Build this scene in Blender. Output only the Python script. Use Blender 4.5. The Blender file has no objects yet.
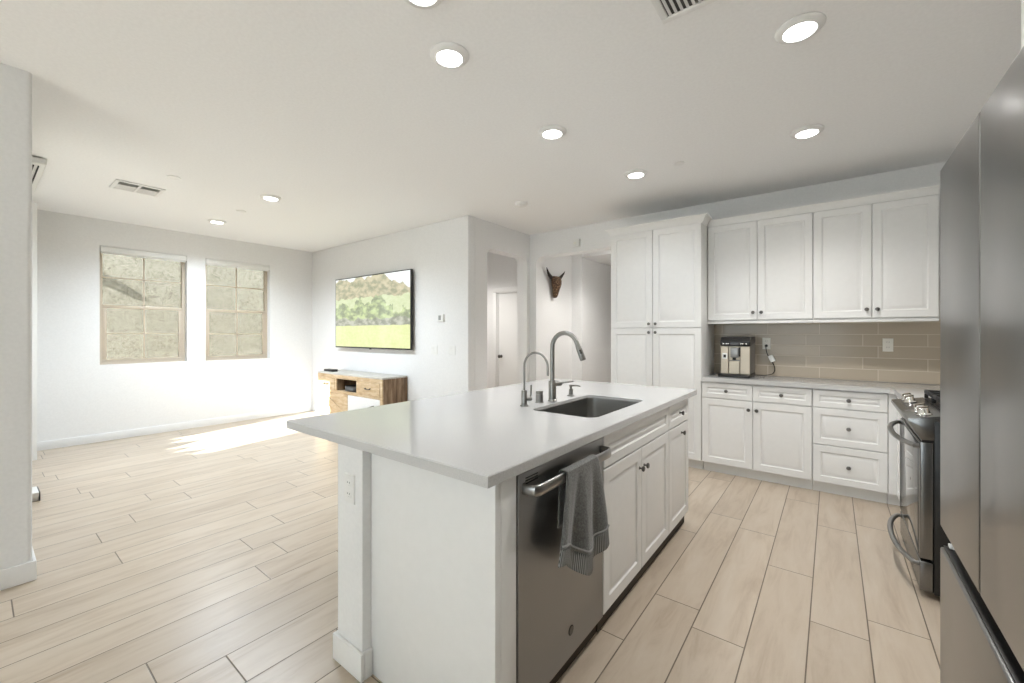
import bpy, bmesh, math, random
from mathutils import Vector, Matrix
from mathutils.geometry import tessellate_polygon
V3 = Vector
random.seed(4)
scene = bpy.context.scene
COL = scene.collection
PI = math.pi

# ------------------------------------------------------------------ camera, world, sun, exposure
cam_d = bpy.data.cameras.new('camera')
cam = bpy.data.objects.new('camera', cam_d)
COL.objects.link(cam)
cam_d.sensor_width = 36.0
cam_d.lens = 36.0 * 415.7 / 1024.0
cam_d.shift_y = -8.0 / 1024.0
cam_d.clip_start = 0.02
cam.location = (0.0, 0.0, 1.335)
cam.rotation_euler = (PI / 2, 0, math.radians(37.589))
scene.camera = cam

vs = scene.view_settings
vs.view_transform = 'Standard'
vs.look = 'None'
vs.gamma = 1.0
vs.use_curve_mapping = False
vs.exposure = 1.0

SKY = 2.5
SUN = 20.0
SPOT = 12.0
SPOT_RIGHT = 34.0
SPOT_LIVING = 86.0
FILL_HALL = 54.0
world = bpy.data.worlds.new('sky')
scene.world = world
world.use_nodes = True
bg = world.node_tree.nodes['Background']
bg.inputs[0].default_value = (0.82, 0.91, 1.0, 1)
bg.inputs[1].default_value = SKY

sun_d = bpy.data.lights.new('sun', 'SUN')
sun_d.energy = SUN
sun_d.angle = 0.006
sun_d.color = (0.96, 0.98, 1.0)
sun = bpy.data.objects.new('sun', sun_d)
COL.objects.link(sun)
sun.rotation_euler = Vector((-0.19, 1.0, -0.55)).to_track_quat('-Z', 'Y').to_euler()
sun.location = (-5, -6, 6)


def portal(loc, direction, sx, sy):
    d = bpy.data.lights.new('portal', 'AREA')
    d.shape = 'RECTANGLE'
    d.size, d.size_y = sx, sy
    d.cycles.is_portal = True
    o = bpy.data.objects.new('sky_portal', d)
    COL.objects.link(o)
    o.location = loc
    o.rotation_euler = Vector(direction).to_track_quat('-Z', 'Z').to_euler()


# ------------------------------------------------------------------ materials
def newmat(name):
    m = bpy.data.materials.new(name)
    m.use_nodes = True
    nt = m.node_tree
    return m, nt, nt.nodes['Principled BSDF']


def setp(b, color, rough, metal=0.0, spec=0.5):
    b.inputs['Base Color'].default_value = (*color, 1)
    b.inputs['Roughness'].default_value = rough
    b.inputs['Metallic'].default_value = metal
    b.inputs['Specular IOR Level'].default_value = spec


def N(nt, typ, **kw):
    n = nt.nodes.new(typ)
    for k, v in kw.items():
        setattr(n, k, v)
    return n


def L(nt, a, b):
    nt.links.new(a, b)


def M(nt, op, a, b=None, c=None):
    n = nt.nodes.new('ShaderNodeMath')
    n.operation = op
    for i, v in enumerate((a, b, c)):
        if v is None:
            continue
        if isinstance(v, (int, float)):
            n.inputs[i].default_value = v
        else:
            nt.links.new(v, n.inputs[i])
    return n.outputs[0]


def noise(nt, scale=(1, 1, 1), s=5.0, detail=3.0, coord='Object', rough=0.5):
    tc = N(nt, 'ShaderNodeTexCoord')
    mp = N(nt, 'ShaderNodeMapping')
    mp.inputs['Scale'].default_value = scale
    L(nt, tc.outputs[coord], mp.inputs[0])
    t = N(nt, 'ShaderNodeTexNoise')
    t.inputs['Scale'].default_value = s
    t.inputs['Detail'].default_value = detail
    t.inputs['Roughness'].default_value = rough
    L(nt, mp.outputs[0], t.inputs['Vector'])
    return t.outputs['Fac']


def ramp(nt, fac, stops, interp='LINEAR'):
    r = N(nt, 'ShaderNodeValToRGB')
    r.color_ramp.interpolation = interp
    els = r.color_ramp.elements
    while len(els) < len(stops):
        els.new(0.5)
    for e, (p, c) in zip(els, stops):
        e.position = p
        e.color = (*c, 1)
    L(nt, fac, r.inputs[0])
    return r.outputs[0]


def bump(nt, b, h, strength=0.2, dist=0.01):
    n = N(nt, 'ShaderNodeBump')
    n.inputs['Strength'].default_value = strength
    n.inputs['Distance'].default_value = dist
    L(nt, h, n.inputs['Height'])
    L(nt, n.outputs[0], b.inputs['Normal'])


def mixc(nt, fac, a, b, mode='MIX'):
    n = N(nt, 'ShaderNodeMix', data_type='RGBA', blend_type=mode)
    for i, v in ((0, fac), (6, a), (7, b)):
        if isinstance(v, (int, float)):
            n.inputs[i].default_value = v
        elif isinstance(v, tuple):
            n.inputs[i].default_value = (*v, 1)
        else:
            L(nt, v, n.inputs[i])
    return n.outputs[2]


def paint(name, color, rough=0.6, amp=0.04, bs=0.06, s=60.0):
    m, nt, b = newmat(name)
    setp(b, color, rough, 0, 0.4)
    f = noise(nt, s=s, detail=2)
    c0 = tuple(c * (1 - amp) for c in color)
    L(nt, ramp(nt, f, [(0.3, c0), (0.7, color)]), b.inputs['Base Color'])
    if bs:
        bump(nt, b, f, bs, 0.002)
    return m


def metal(name, color, rough, stretch=(1, 1, 1), s=40.0, bs=0.02, vary=0.06):
    m, nt, b = newmat(name)
    setp(b, color, rough, 1.0)
    f = noise(nt, scale=stretch, s=s, detail=4)
    r = M(nt, 'ADD', M(nt, 'MULTIPLY', f, vary), rough - vary / 2)
    L(nt, r, b.inputs['Roughness'])
    if bs:
        bump(nt, b, f, bs, 0.001)
    return m


WALL = paint('wall_paint', (0.83, 0.825, 0.815), 0.75)
CEIL = paint('ceiling_paint', (0.92, 0.918, 0.915), 0.85)
TRIMW = paint('trim_white', (0.84, 0.835, 0.82), 0.4, 0.02, 0.0)
CAB = paint('cabinet_white', (0.83, 0.825, 0.81), 0.33, 0.02, 0.02, 25.0)
PLAST = paint('white_plastic', (0.82, 0.815, 0.79), 0.35, 0.02, 0.0)
OUTW = paint('outlet_plastic', (0.84, 0.82, 0.75), 0.35, 0.02, 0.0)
DARK = paint('dark_slot', (0.02, 0.02, 0.02), 0.6, 0.2, 0.0)
BLACK = paint('black_plastic', (0.018, 0.017, 0.016), 0.35, 0.2, 0.0)
IRON = paint('cast_iron', (0.02, 0.02, 0.02), 0.55, 0.3, 0.2, 200.0)
TOE_SHADE = paint('toe_board_shade', (0.045, 0.030, 0.017), 0.6, 0.2, 0.0)  # island toe boards darkened for the shade under the fronts
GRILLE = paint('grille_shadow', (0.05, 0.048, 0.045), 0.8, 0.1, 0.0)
STEEL = metal('brushed_steel', (0.34, 0.337, 0.33), 0.28, (1, 1, 1), 3.0, 0.0, 0.03)
STEELD = metal('slate_steel', (0.33, 0.328, 0.323), 0.40, (1, 1, 1), 3.0, 0.0, 0.03)
STEELV = metal('fridge_steel', (0.27, 0.269, 0.266), 0.28, (1, 1, 1), 3.0, 0.0, 0.03)
RANGEM = metal('range_steel', (0.22, 0.218, 0.213), 0.27, (1, 1, 1), 3.0, 0.0, 0.03)
NICKEL = metal('brushed_nickel', (0.29, 0.285, 0.27), 0.33, (1, 1, 1), 60.0, 0.0)
CHROME = metal('polished_chrome', (0.72, 0.71, 0.69), 0.10, (1, 1, 1), 20.0, 0.0, 0.02)
KNOBM = metal('dark_pewter', (0.16, 0.15, 0.14), 0.34, (1, 1, 1), 60.0, 0.0)
SINKM = metal('sink_steel', (0.36, 0.355, 0.34), 0.32, (1, 1, 1), 6.0, 0.0, 0.03)


def m_counter():
    m, nt, b = newmat('white_quartz')
    setp(b, (0.64, 0.635, 0.63), 0.13, 0, 0.5)
    f = noise(nt, s=220.0, detail=2)
    L(nt, ramp(nt, f, [(0.35, (0.55, 0.547, 0.54)), (0.65, (0.615, 0.61, 0.602))]), b.inputs['Base Color'])
    return m


def m_floor():
    m, nt, b = newmat('plank_tile')
    setp(b, (0.6, 0.5, 0.4), 0.33, 0, 0.45)
    geo = N(nt, 'ShaderNodeNewGeometry')
    sep = N(nt, 'ShaderNodeSeparateXYZ')
    L(nt, geo.outputs['Position'], sep.inputs[0])
    x, y = sep.outputs[0], sep.outputs[1]
    u = M(nt, 'DIVIDE', M(nt, 'SUBTRACT', 0.13, x), 0.212)
    col = M(nt, 'FLOOR', u)
    fu = M(nt, 'FRACT', u)
    w1 = N(nt, 'ShaderNodeTexWhiteNoise', noise_dimensions='1D')
    L(nt, M(nt, 'ADD', col, 3.37), w1.inputs['W'])
    v = M(nt, 'ADD', M(nt, 'DIVIDE', y, 1.22), w1.outputs['Value'])
    row = M(nt, 'FLOOR', v)
    fv = M(nt, 'FRACT', v)
    du = M(nt, 'MULTIPLY', M(nt, 'MINIMUM', fu, M(nt, 'SUBTRACT', 1.0, fu)), 0.212)
    dv = M(nt, 'MULTIPLY', M(nt, 'MINIMUM', fv, M(nt, 'SUBTRACT', 1.0, fv)), 1.22)
    d = M(nt, 'MINIMUM', du, dv)
    grout = M(nt, 'LESS_THAN', d, 0.0026)
    cb = N(nt, 'ShaderNodeCombineXYZ')
    L(nt, col, cb.inputs[0]); L(nt, row, cb.inputs[1])
    w2 = N(nt, 'ShaderNodeTexWhiteNoise', noise_dimensions='2D')
    L(nt, cb.outputs[0], w2.inputs['Vector'])
    # per plank grain
    pv = N(nt, 'ShaderNodeCombineXYZ')
    L(nt, M(nt, 'MULTIPLY', x, 9.0), pv.inputs[0])
    L(nt, M(nt, 'ADD', M(nt, 'MULTIPLY', y, 1.3), M(nt, 'MULTIPLY', w2.outputs['Value'], 37.0)), pv.inputs[1])
    L(nt, M(nt, 'MULTIPLY', w2.outputs['Value'], 11.0), pv.inputs[2])
    t = N(nt, 'ShaderNodeTexNoise')
    t.inputs['Scale'].default_value = 1.6
    t.inputs['Detail'].default_value = 6.0
    t.inputs['Roughness'].default_value = 0.62
    t.inputs['Distortion'].default_value = 0.5
    L(nt, pv.outputs[0], t.inputs['Vector'])
    base = ramp(nt, t.outputs['Fac'], [(0.25, (0.44, 0.35, 0.262)), (0.5, (0.56, 0.47, 0.37)), (0.75, (0.61, 0.53, 0.435))])
    tone = ramp(nt, w2.outputs['Value'], [(0.0, (0.90, 0.89, 0.88)), (1.0, (1.0, 1.0, 1.0))])
    c = mixc(nt, 1.0, base, tone, 'MULTIPLY')
    c = mixc(nt, grout, c, (0.16, 0.125, 0.09))
    L(nt, c, b.inputs['Base Color'])
    hgt = M(nt, 'MINIMUM', M(nt, 'DIVIDE', d, 0.004), 1.0)
    bump(nt, b, hgt, 0.35, 0.002)
    return m


def m_tile():
    m, nt, b = newmat('beige_glass_tile')
    setp(b, (0.4, 0.34, 0.27), 0.12, 0, 0.22)
    geo = N(nt, 'ShaderNodeNewGeometry')
    sep = N(nt, 'ShaderNodeSeparateXYZ')
    L(nt, geo.outputs['Position'], sep.inputs[0])
    x, y, z = sep.outputs
    xx = M(nt, 'SUBTRACT', x, M(nt, 'SUBTRACT', y, 4.855))
    v = M(nt, 'DIVIDE', M(nt, 'SUBTRACT', z, 0.913), 0.1034)
    row = M(nt, 'FLOOR', v)
    fv = M(nt, 'FRACT', v)
    alt = M(nt, 'MODULO', row, 2.0)
    u = M(nt, 'DIVIDE', M(nt, 'ADD', M(nt, 'SUBTRACT', xx, 0.318), M(nt, 'MULTIPLY', alt, 0.103)), 0.415)
    u = M(nt, 'ADD', u, 10.0)
    fu = M(nt, 'FRACT', u)
    du = M(nt, 'MULTIPLY', M(nt, 'MINIMUM', fu, M(nt, 'SUBTRACT', 1.0, fu)), 0.415)
    dv = M(nt, 'MULTIPLY', M(nt, 'MINIMUM', fv, M(nt, 'SUBTRACT', 1.0, fv)), 0.1034)
    d = M(nt, 'MINIMUM', du, dv)
    grout = M(nt, 'LESS_THAN', d, 0.0026)
    cb = N(nt, 'ShaderNodeCombineXYZ')
    L(nt, M(nt, 'FLOOR', u), cb.inputs[0]); L(nt, row, cb.inputs[1])
    w = N(nt, 'ShaderNodeTexWhiteNoise', noise_dimensions='2D')
    L(nt, cb.outputs[0], w.inputs['Vector'])
    base = ramp(nt, w.outputs['Value'], [(0.0, (0.46, 0.395, 0.31)), (1.0, (0.52, 0.45, 0.355))])
    c = mixc(nt, grout, base, (0.66, 0.60, 0.51))
    L(nt, c, b.inputs['Base Color'])
    L(nt, M(nt, 'ADD', M(nt, 'MULTIPLY', grout, 0.5), 0.13), b.inputs['Roughness'])
    bump(nt, b, M(nt, 'MINIMUM', M(nt, 'DIVIDE', d, 0.006), 1.0), 0.3, 0.002)
    return m


def m_wood(name, c0, c1, c2, scale=(2, 14, 14), s=2.2):
    m, nt, b = newmat(name)
    setp(b, c1, 0.55, 0, 0.3)
    f = noise(nt, scale=scale, s=s, detail=6, rough=0.62)
    L(nt, ramp(nt, f, [(0.3, c0), (0.5, c1), (0.68, c2)]), b.inputs['Base Color'])
    bump(nt, b, f, 0.1, 0.003)
    return m


def m_glass(name, tint=(0.97, 0.985, 0.975)):
    m = bpy.data.materials.new(name)
    m.use_nodes = True
    nt = m.node_tree
    nt.nodes.remove(nt.nodes['Principled BSDF'])
    tr = N(nt, 'ShaderNodeBsdfTransparent')
    tr.inputs[0].default_value = (*tint, 1)
    gl = N(nt, 'ShaderNodeBsdfGlossy')
    gl.inputs['Roughness'].default_value = 0.01
    fr = N(nt, 'ShaderNodeFresnel')
    fr.inputs[0].default_value = 1.35
    mx = N(nt, 'ShaderNodeMixShader')
    L(nt, fr.outputs[0], mx.inputs[0]); L(nt, tr.outputs[0], mx.inputs[1]); L(nt, gl.outputs[0], mx.inputs[2])
    L(nt, mx.outputs[0], nt.nodes['Material Output'].inputs[0])
    return m


def m_emit(name, color, strength):
    m, nt, b = newmat(name)
    setp(b, color, 0.5)
    b.inputs['Emission Color'].default_value = (*color, 1)
    b.inputs['Emission Strength'].default_value = strength
    return m


def m_stucco():
    m, nt, b = newmat('stucco')
    setp(b, (0.7, 0.66, 0.55), 0.9, 0, 0.2)
    f = noise(nt, s=22.0, detail=5, rough=0.75)
    g = noise(nt, s=40.0, detail=3, rough=0.7)
    h = M(nt, 'ADD', M(nt, 'MULTIPLY', f, 0.6), M(nt, 'MULTIPLY', g, 0.4))
    L(nt, ramp(nt, h, [(0.38, (0.32, 0.30, 0.23)), (0.47, (0.64, 0.61, 0.51)), (0.56, (0.80, 0.775, 0.68))]), b.inputs['Base Color'])  # speckle of grazing sun on rough stucco put into the colour
    bump(nt, b, h, 0.12, 0.01)
    return m


def m_screen():
    """landscape picture shown by the lit television"""
    m, nt, b = newmat('television_picture')
    setp(b, (0.01, 0.01, 0.01), 0.12)
    tc = N(nt, 'ShaderNodeTexCoord')
    sep = N(nt, 'ShaderNodeSeparateXYZ')
    L(nt, tc.outputs['Generated'], sep.inputs[0])
    x, z = sep.outputs[0], sep.outputs[2]

    def nz(sx, sz, s, d=4, off=0.0):
        cb = N(nt, 'ShaderNodeCombineXYZ')
        L(nt, M(nt, 'ADD', M(nt, 'MULTIPLY', x, sx), off), cb.inputs[0]); L(nt, M(nt, 'MULTIPLY', z, sz), cb.inputs[1])
        t = N(nt, 'ShaderNodeTexNoise')
        t.inputs['Scale'].default_value = s
        t.inputs['Detail'].default_value = d
        L(nt, cb.outputs[0], t.inputs['Vector'])
        return t.outputs['Fac']
    n1 = nz(2.0, 1.0, 4.0)
    n2 = nz(1.0, 1.0, 13.0, 6)
    n3 = nz(1.0, 0.0, 5.0, 3, 3.1)
    zz = M(nt, 'ADD', z, M(nt, 'MULTIPLY', M(nt, 'SUBTRACT', n1, 0.5), 0.16))
    lawn = mixc(nt, n1, (0.56, 0.62, 0.19), (0.76, 0.79, 0.42))
    hill = mixc(nt, ramp(nt, n2, [(0.40, (0, 0, 0)), (0.60, (1, 1, 1))]), (0.19, 0.19, 0.10), (0.50, 0.42, 0.27))
    fair = mixc(nt, n2, (0.36, 0.44, 0.20), (0.70, 0.74, 0.48))
    bush = mixc(nt, ramp(nt, n2, [(0.42, (0, 0, 0)), (0.62, (1, 1, 1))]), (0.13, 0.17, 0.08), (0.47, 0.58, 0.25))
    wall = mixc(nt, ramp(nt, n2, [(0.42, (0, 0, 0)), (0.60, (1, 1, 1))]), (0.12, 0.125, 0.10), (0.42, 0.42, 0.36))
    sky = mixc(nt, n1, (0.72, 0.78, 0.86), (0.92, 0.92, 0.90))
    c = mixc(nt, M(nt, 'GREATER_THAN', zz, 0.70), fair, hill)
    hl = M(nt, 'ADD', 0.99, M(nt, 'MULTIPLY', M(nt, 'SUBTRACT', n3, 0.5), 0.5))
    hl = M(nt, 'SUBTRACT', hl, M(nt, 'MULTIPLY', M(nt, 'GREATER_THAN', x, 0.72), M(nt, 'MULTIPLY', M(nt, 'SUBTRACT', x, 0.72), 0.75)))
    c = mixc(nt, M(nt, 'GREATER_THAN', z, hl), c, sky)
    bl = M(nt, 'ADD', 0.60, M(nt, 'MULTIPLY', M(nt, 'SUBTRACT', n3, 0.45), 0.7))
    bl = M(nt, 'SUBTRACT', bl, M(nt, 'MULTIPLY', M(nt, 'GREATER_THAN', x, 0.80), 0.12))
    c = mixc(nt, M(nt, 'LESS_THAN', M(nt, 'ADD', z, M(nt, 'MULTIPLY', M(nt, 'SUBTRACT', n2, 0.5), 0.16)), bl), c, bush)
    c = mixc(nt, M(nt, 'LESS_THAN', zz, 0.40), c, wall)
    c = mixc(nt, M(nt, 'LESS_THAN', M(nt, 'ADD', z, M(nt, 'MULTIPLY', M(nt, 'SUBTRACT', n2, 0.5), 0.03)), 0.305), c, lawn)
    n4 = nz(1.0, 1.0, 28.0, 5, 7.7)
    c = mixc(nt, 0.30, c, mixc(nt, n4, (0.34, 0.37, 0.25), (0.86, 0.88, 0.74)))  # pale veil of screen glare painted over the picture
    L(nt, c, b.inputs['Emission Color'])
    b.inputs['Emission Strength'].default_value = 0.70
    return m


def m_towel():
    m, nt, b = newmat('grey_terry')
    setp(b, (0.15, 0.15, 0.145), 0.95, 0, 0.1)
    f = noise(nt, s=160.0, detail=3)
    L(nt, ramp(nt, f, [(0.3, (0.11, 0.108, 0.104)), (0.7, (0.20, 0.198, 0.19))]), b.inputs['Base Color'])
    b.inputs['Sheen Weight'].default_value = 0.35
    bump(nt, b, f, 0.6, 0.003)
    return m


def m_towel_band():
    m, nt, b = newmat('ribbed_towel_hem')
    setp(b, (0.2, 0.2, 0.19), 0.9, 0, 0.1)
    tc = N(nt, 'ShaderNodeTexCoord')
    wv = N(nt, 'ShaderNodeTexWave')
    wv.wave_type = 'BANDS'
    wv.bands_direction = 'Y'
    wv.inputs['Scale'].default_value = 52.0
    L(nt, tc.outputs['Object'], wv.inputs['Vector'])
    L(nt, ramp(nt, wv.outputs['Fac'], [(0.3, (0.10, 0.10, 0.095)), (0.7, (0.36, 0.355, 0.345))]), b.inputs['Base Color'])
    bump(nt, b, wv.outputs['Fac'], 0.4, 0.004)
    return m


def m_hide():
    m, nt, b = newmat('carved_brown_bone')
    setp(b, (0.1, 0.05, 0.02), 0.6, 0, 0.3)
    f = noise(nt, s=38.0, detail=4, rough=0.7)
    L(nt, ramp(nt, f, [(0.40, (0.030, 0.016, 0.009)), (0.52, (0.11, 0.058, 0.03)), (0.66, (0.34, 0.23, 0.13))]), b.inputs['Base Color'])
    bump(nt, b, f, 0.4, 0.006)
    return m


COUNTER = m_counter()
FLOOR = m_floor()
TILE = m_tile()
WOOD_SUNLIT = m_wood('console_wood_sunlit', (0.46, 0.31, 0.17), (0.60, 0.44, 0.27), (0.70, 0.56, 0.38), (3, 14, 14))  # console wood, lightened for the sun on its front
WOOD_SHADED = m_wood('console_wood_shaded', (0.10, 0.058, 0.032), (0.23, 0.145, 0.085), (0.34, 0.235, 0.15), (14, 10, 1.6))  # same wood, darkened for the shaded sides
WOOD_SHEEN = m_wood('console_wood_sheen', (0.42, 0.39, 0.35), (0.55, 0.52, 0.48), (0.62, 0.60, 0.56), (2, 14, 14))  # same wood, greyed for the sheen on the top
GLASS = m_glass('window_glass')
DOORGLASS = m_glass('door_glass', (0.72, 0.73, 0.72))
TINTED = m_glass('tinted_window_glass', (0.46, 0.457, 0.44))
VINYL = paint('tan_vinyl', (0.52, 0.44, 0.34), 0.45, 0.04, 0.0)
STUCCO = m_stucco()
LENS = m_emit('lit_lens', (1.0, 0.985, 0.96), 8.0)
SCREEN = m_screen()
TOWEL = m_towel()
BAND = m_towel_band()
HIDE = m_hide()
HORN = paint('dark_horn', (0.022, 0.014, 0.010), 0.4, 0.3, 0.0)
m_, nt_, b_ = newmat('oven_glass')
setp(b_, (0.03, 0.03, 0.03), 0.04, 0, 1.0)
b_.inputs['Coat Weight'].default_value = 0.6
b_.inputs['Coat Roughness'].default_value = 0.02
L(nt_, ramp(nt_, noise(nt_, s=8.0), [(0.3, (0.022, 0.022, 0.022)), (0.7, (0.032, 0.032, 0.031))]), b_.inputs['Base Color'])
OVENG = m_
BEIGEP = metal('champagne_front', (0.60, 0.535, 0.44), 0.5, (1, 1, 1), 30.0, 0.0)
DISPLAY = paint('grey_display', (0.10, 0.105, 0.11), 0.15, 0.1, 0.0)


# ------------------------------------------------------------------ mesh helpers
class MB:
    def __init__(self):
        self.bm = bmesh.new()

    def box(self, x0, x1, y0, y1, z0, z1, b=0.0, seg=2):
        t = bmesh.new()
        bmesh.ops.create_cube(t, size=1.0)
        sx, sy, sz = abs(x1 - x0), abs(y1 - y0), abs(z1 - z0)
        for v in t.verts:
            v.co = Vector(((x0 + x1) / 2 + v.co.x * sx, (y0 + y1) / 2 + v.co.y * sy, (z0 + z1) / 2 + v.co.z * sz))
        if b:
            b = min(b, 0.45 * min(sx, sy, sz))
            bmesh.ops.bevel(t, geom=list(t.edges), offset=b, segments=seg, affect='EDGES', profile=0.5)
        self.add(t)
        return self

    def add(self, t):
        me = bpy.data.meshes.new('t')
        t.to_mesh(me)
        t.free()
        self.bm.from_mesh(me)
        bpy.data.meshes.remove(me)

    def ring(self, c, ax, bx, r, n, r2=None):
        r2 = r if r2 is None else r2
        return [self.bm.verts.new(c + ax * (math.cos(2 * PI * i / n) * r) + bx * (math.sin(2 * PI * i / n) * r2)) for i in range(n)]

    def bridge(self, a, b):
        n = len(a)
        for i in range(n):
            self.bm.faces.new((a[i], a[(i + 1) % n], b[(i + 1) % n], b[i]))

    def loft(self, rings, caps=True):
        for a, b in zip(rings, rings[1:]):
            self.bridge(a, b)
        if caps:
            self.bm.faces.new(rings[0][::-1])
            self.bm.faces.new(rings[-1])

    def tube(self, pts, r, n=14, flat=None):
        pts = [Vector(p) for p in pts]
        rr = r if isinstance(r, (list, tuple)) else [r] * len(pts)
        rings, up = [], None
        for i, p in enumerate(pts):
            d = (pts[min(i + 1, len(pts) - 1)] - pts[max(i - 1, 0)]).normalized()
            if up is None:
                up = Vector((0, 0, 1)) if abs(d.z) < 0.9 else Vector((0, 1, 0))
            a = d.cross(up)
            if a.length < 1e-4:
                a = d.orthogonal()
            a.normalize()
            up = a.cross(d).normalized()
            rings.append(self.ring(p, a, up, rr[i], n, rr[i] * (flat or 1.0)))
        self.loft(rings)
        return self

    def lathe(self, prof, base, axis=(0, 0, 1), n=28):
        """prof: (radius, distance along the axis)"""
        ax = Vector(axis).normalized()
        a = ax.orthogonal().normalized()
        b = ax.cross(a)
        base = Vector(base)
        self.loft([self.ring(base + ax * h, a, b, max(r, 1e-4), n) for r, h in prof])
        return self

    def prism(self, poly, fn, d0, d1, b=0.0):
        t = bmesh.new()
        lo = [t.verts.new(fn(p[0], p[1], d0)) for p in poly]
        hi = [t.verts.new(fn(p[0], p[1], d1)) for p in poly]
        n = len(poly)
        f0 = t.faces.new(lo[::-1])
        f1 = t.faces.new(hi)
        for i in range(n):
            t.faces.new((lo[i], lo[(i + 1) % n], hi[(i + 1) % n], hi[i]))
        if b:
            bmesh.ops.bevel(t, geom=list(t.edges), offset=b, segments=2, affect='EDGES', profile=0.5)
        if n > 4:
            tris = tessellate_polygon([[V3((p[0], p[1], 0)) for p in poly]])
            bmesh.ops.delete(t, geom=[f0, f1], context='FACES_ONLY') if not b else None
            if not b:
                for i, j, k in tris:
                    t.faces.new((lo[i], lo[j], lo[k]))
                    t.faces.new((hi[k], hi[j], hi[i]))
        self.add(t)
        return self

    def panel(self, fr, u0, u1, v0, v1, t=0.02, frame=0.055, flat=False, step=0.0085):
        """raised-panel cabinet front: fr maps (u, v, out) to the world"""
        prof = [(0.0, 0.0), (0.0, t - 0.003), (0.003, t)]
        if not flat:
            f = min(frame, 0.3 * min(u1 - u0, v1 - v0))
            w = min(u1 - u0, v1 - v0)
            g = 0.024 if w > 0.2 else 0.015
            prof += [(f, t), (f + 0.003, t - step * 0.7), (f + 0.007, t - step), (f + 0.013, t - step), (f + 0.013 + g * 0.6, t - 0.0025), (f + 0.013 + g, t - 0.001)]
        rings = []
        for ins, w in prof:
            rings.append([self.bm.verts.new(fr(a, b, w)) for a, b in ((u0 + ins, v0 + ins), (u1 - ins, v0 + ins), (u1 - ins, v1 - ins), (u0 + ins, v1 - ins))])
        self.loft(rings)
        return self

    def knob(self, fr, u, v, t=0.02):
        base = fr(u, v, t - 0.002)
        ax = fr(u, v, 1) - fr(u, v, 0)
        self.lathe([(0.008, 0), (0.008, 0.003), (0.005, 0.006), (0.005, 0.015), (0.013, 0.019), (0.0155, 0.024), (0.012, 0.029), (0.0, 0.031)], base, ax, 18)
        return self

    def build(self, name, mat, parent=None, smooth=0.6, origin=None):
        bm = self.bm
        bmesh.ops.recalc_face_normals(bm, faces=bm.faces)
        for f in bm.faces:
            f.smooth = True
        for e in bm.edges:
            e.smooth = not (len(e.link_faces) == 2 and e.calc_face_angle(0) > smooth)
        if parent is not None:
            o0 = WORLD_LOC[parent.name]
        elif origin is not None:
            o0 = Vector(origin)
        else:
            xs = [v.co for v in bm.verts]
            o0 = Vector(((min(c.x for c in xs) + max(c.x for c in xs)) / 2, (min(c.y for c in xs) + max(c.y for c in xs)) / 2, min(c.z for c in xs)))
        for v in bm.verts:
            v.co -= o0
        me = bpy.data.meshes.new(name)
        bm.to_mesh(me)
        bm.free()
        me.materials.append(mat)
        o = bpy.data.objects.new(name, me)
        COL.objects.link(o)
        if parent is not None:
            o.parent = parent
        else:
            o.location = o0
        WORLD_LOC[o.name] = o0
        return o


WORLD_LOC = {}


def tag(o, label, cat, group=None):
    o['label'] = label
    o['category'] = cat
    if group:
        o['group'] = group
    return o


def thing(name, label, cat, loc, group=None):
    o = bpy.data.objects.new(name, None)
    o.empty_display_size = 0.1
    COL.objects.link(o)
    o.location = loc
    WORLD_LOC[o.name] = Vector(loc)
    return tag(o, label, cat, group)


def struct(mb, name, mat, parent=None, **kw):
    o = mb.build(name, mat, parent, **kw)
    if parent is None:
        o['kind'] = 'structure'
    return o


V = Vector


def face_my(yf):       # fronts that face -Y; w comes out towards -Y
    return lambda u, v, w: V((u, yf - w, v))


def face_px(xf):       # fronts that face +X
    return lambda u, v, w: V((xf + w, u, v))


def face_mx(xf):       # fronts that face -X
    return lambda u, v, w: V((xf - w, u, v))


def arc(cx, cy, r, a0, a1, n=8):
    return [(cx + r * math.cos(a0 + (a1 - a0) * i / n), cy + r * math.sin(a0 + (a1 - a0) * i / n)) for i in range(n + 1)]


# ================================================================== SETTING
H = 2.745
XL, YN, YT, XH, YB, XR, YF, XP = -7.15, 0.20, 3.60, -3.43, 4.87, 1.02, -3.4, -3.43

plan = [(XL - 0.15, 0.0), (XP - 0.16, 0.0), (XP - 0.16, YF - 0.15), (XR + 0.15, YF - 0.15), (XR + 0.15, 8.4), (XL - 0.15, 8.4)]
struct(MB().prism(plan, lambda a, b, d: V((a, b, d)), -0.12, 0.0), 'floor', FLOOR)
struct(MB().prism(plan, lambda a, b, d: V((a, b, d)), H, H + 0.15), 'ceiling', CEIL)

W1 = (0.96, 1.835, 0.945, 2.42)
W2 = (2.052, 2.915, 0.937, 2.42)
w = MB()
ya = -0.0
for (a, b_0, c0, c1) in (W1, W2):
    w.box(XL - 0.15, XL, ya, a, 0, H)
    w.box(XL - 0.15, XL, a, b_0, 0, c0)
    w.box(XL - 0.15, XL, a, b_0, c1, H)
    ya = b_0
w.box(XL - 0.15, XL, ya, YT + 0.12, 0, H)
struct(w, 'wall_left', WALL)
struct(MB().box(XL, XH, YT, YT + 0.12, 0, H, 0.006), 'wall_living', WALL)

# hall side wall with an arched opening (faces +X)
oy0, oy1, oz, r = 3.945, 4.80, 2.41, 0.09
poly = [(YT + 0.12, 0), (oy0, 0), (oy0, oz - r)] + arc(oy0 + r, oz - r, r, PI, PI / 2)[1:] + arc(oy1 - r, oz - r, r, PI / 2, 0) + [(oy1, 0), (6.08, 0), (6.08, H), (YT + 0.12, H)]
struct(MB().prism(poly, lambda a, b, d: V((d, a, b)), XH - 0.168, XH), 'wall_hall', WALL)
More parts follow.
